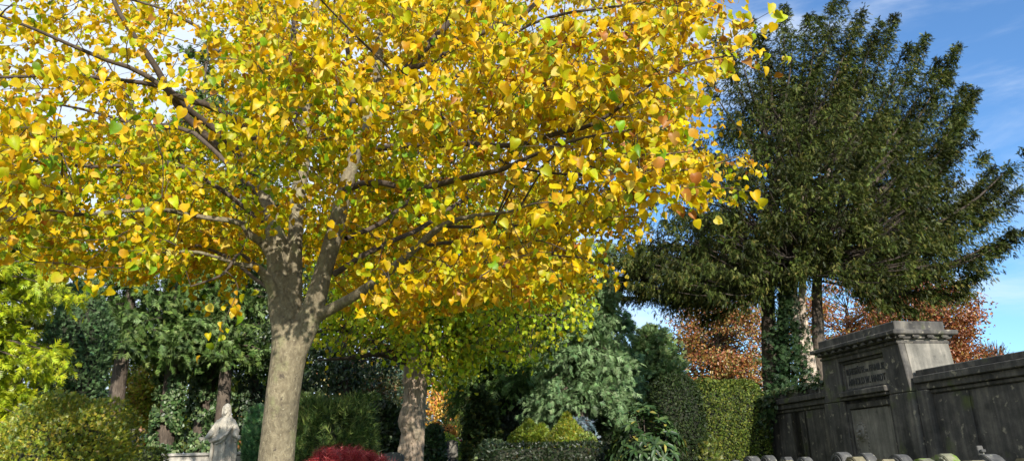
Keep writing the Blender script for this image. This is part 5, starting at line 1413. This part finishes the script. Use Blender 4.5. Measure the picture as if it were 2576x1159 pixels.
# headstones and bench
def headstone(u, vt, vb, d, w, t, mat, label, arch=True, yaw=0):
    p = at(u, vt, d); gz = float(g(d)); h = p[2] - gz
    root = empty('headstone', (p[0], d, gz), label, 'gravestone', None, yaw)
    import bmesh
    a = w / 2
    top = [(a * math.cos(q), h - a * .5 + a * .5 * math.sin(q)) for q in np.linspace(0, math.pi, 11)] if arch else [(a, h), (-a, h)]
    bm = bmesh.new()
    f = bm.faces.new([bm.verts.new((x, -t / 2, z)) for x, z in [(a, -.1)] + top + [(-a, -.1)]])
    r = bmesh.ops.extrude_face_region(bm, geom=[f])
    for e in r['geom']:
        if isinstance(e, bmesh.types.BMVert): e.co.y = t / 2
    bmesh.ops.recalc_face_normals(bm, faces=bm.faces)
    me = bpy.data.meshes.new('stone'); bm.to_mesh(me); bm.free()
    o = bpy.data.objects.new('stone', me); COL.objects.link(o); me.materials.append(mat); o.parent = root
    boxes('plinth', [(-a - .1, a + .1, -t / 2 - .1, t / 2 + .1, -.1, .16)], mat, root, .01)
    return root
headstone(1138, 1106, 1140, 30, .42, .2, PALESTONE, 'upright grey headstone beside the far black bench', True)
headstone(990, 1136, 1159, 13.0, .34, .14, GREYSTONE, 'weathered arched headstone touching the left of the rough second trunk', True)
hs = headstone(1195, 1118, 1140, 29, .5, .25, DARKSTONE, 'black square headstone at the foot of the thuja column', False)
def garden_bench():
    d = 29.0; p = at(1108, 1140, d); gz = float(g(d))
    root = empty('garden_bench', (p[0], d, gz), 'black slatted garden bench far down the path, seen at an angle', 'bench', None, R(40))
    boxes('seat', [(-.6, .6, -.22 + k * .11, -.13 + k * .11, .42, .45) for k in range(4)], WOODDARK, root, .004)
    boxes('backrest', [(-.6, .6, .24 + k * .02, .27 + k * .02, .52 + k * .12, .61 + k * .12) for k in range(4)], WOODDARK, root, .004)
    for sx in (-.55, .55):
        for sy in (-.2, .2):
            boxes('leg', [(sx - .03, sx + .03, sy - .03, sy + .03, -.05, .418)], WOODDARK, root, .004)
        boxes('back_frame', [(sx - .02, sx + .02, .275, .32, .43, 1.0)], WOODDARK, root, .004)
garden_bench()
# little pillar light/ sign post near the low hedge
p = at(332, 1110, 15.5); gz = float(g(15.5))
sp = empty('wooden_post', (p[0], 15.5, gz), 'thin weathered post with a short crossbar behind the golden-olive bush', 'post')
boxes('upright', [(-.025, .025, -.025, .025, -.1, ztop(332, 1078, 15.5) - gz - .03)], PALESTONE, sp, .004)
boxes('crossbar', [(-.1, .06, -.03, .03, ztop(332, 1078, 15.5) - gz - .028, ztop(332, 1078, 15.5) - gz)], PALESTONE, sp, .004)

# far wood closing the horizon
rng = r_(161)
n = 30000
xx = rng.uniform(-75, 75, n); yy = rng.uniform(68, 84, n)
nzw = WNoise(rng, 9.0)
hh = 9.5 + 2.5 * nzw(np.stack([xx, yy * .3, 0 * xx], -1))
P = np.stack([xx, yy, g(yy) + rng.random(n) ** .8 * np.clip(hh, 4, 15)], -1)
u, v = proj(P)
P = P[(u < 1600)]
o = scatter('treeline', OVALS, P, rng.normal(0, 1, P.shape), rng.normal(0, .5, P.shape) + [0, -.6, .6], rng.uniform(.5, .95, len(P)), pal(rng, len(P), [(.06, .09, .035), (.12, .14, .05), (.28, .2, .06), (.3, .12, .05)], [3, 2, 1, .6]), LEAF, None, rng)
tag(o, 'distant mixed autumn wood closing the view', 'wood', None, 'stuff')
# fallen leaves
rng = r_(162); n = 5000
xy = np.stack([rng.normal(-1, 4, n), rng.uniform(0, 14, n)], -1)
P = np.concatenate([xy, (g(xy[:, 1]) + .012)[:, None]], 1)
o = scatter('fallen_leaves', HEARTS, P, rng.normal(0, 1, (n, 3)) * [1, 1, .1], rng.normal(0, .15, (n, 3)) + [0, 0, 1], .08 * rng.uniform(.6, 1.2, n), pal(rng, n, [(.6, .4, .03), (.45, .25, .03), (.3, .12, .04)]), LIMELEAF, None, rng)
tag(o, 'yellow leaves lying on the grass under the lime', 'leaves', None, 'stuff')
print('polys', sum(len(m.polygons) for m in bpy.data.meshes))
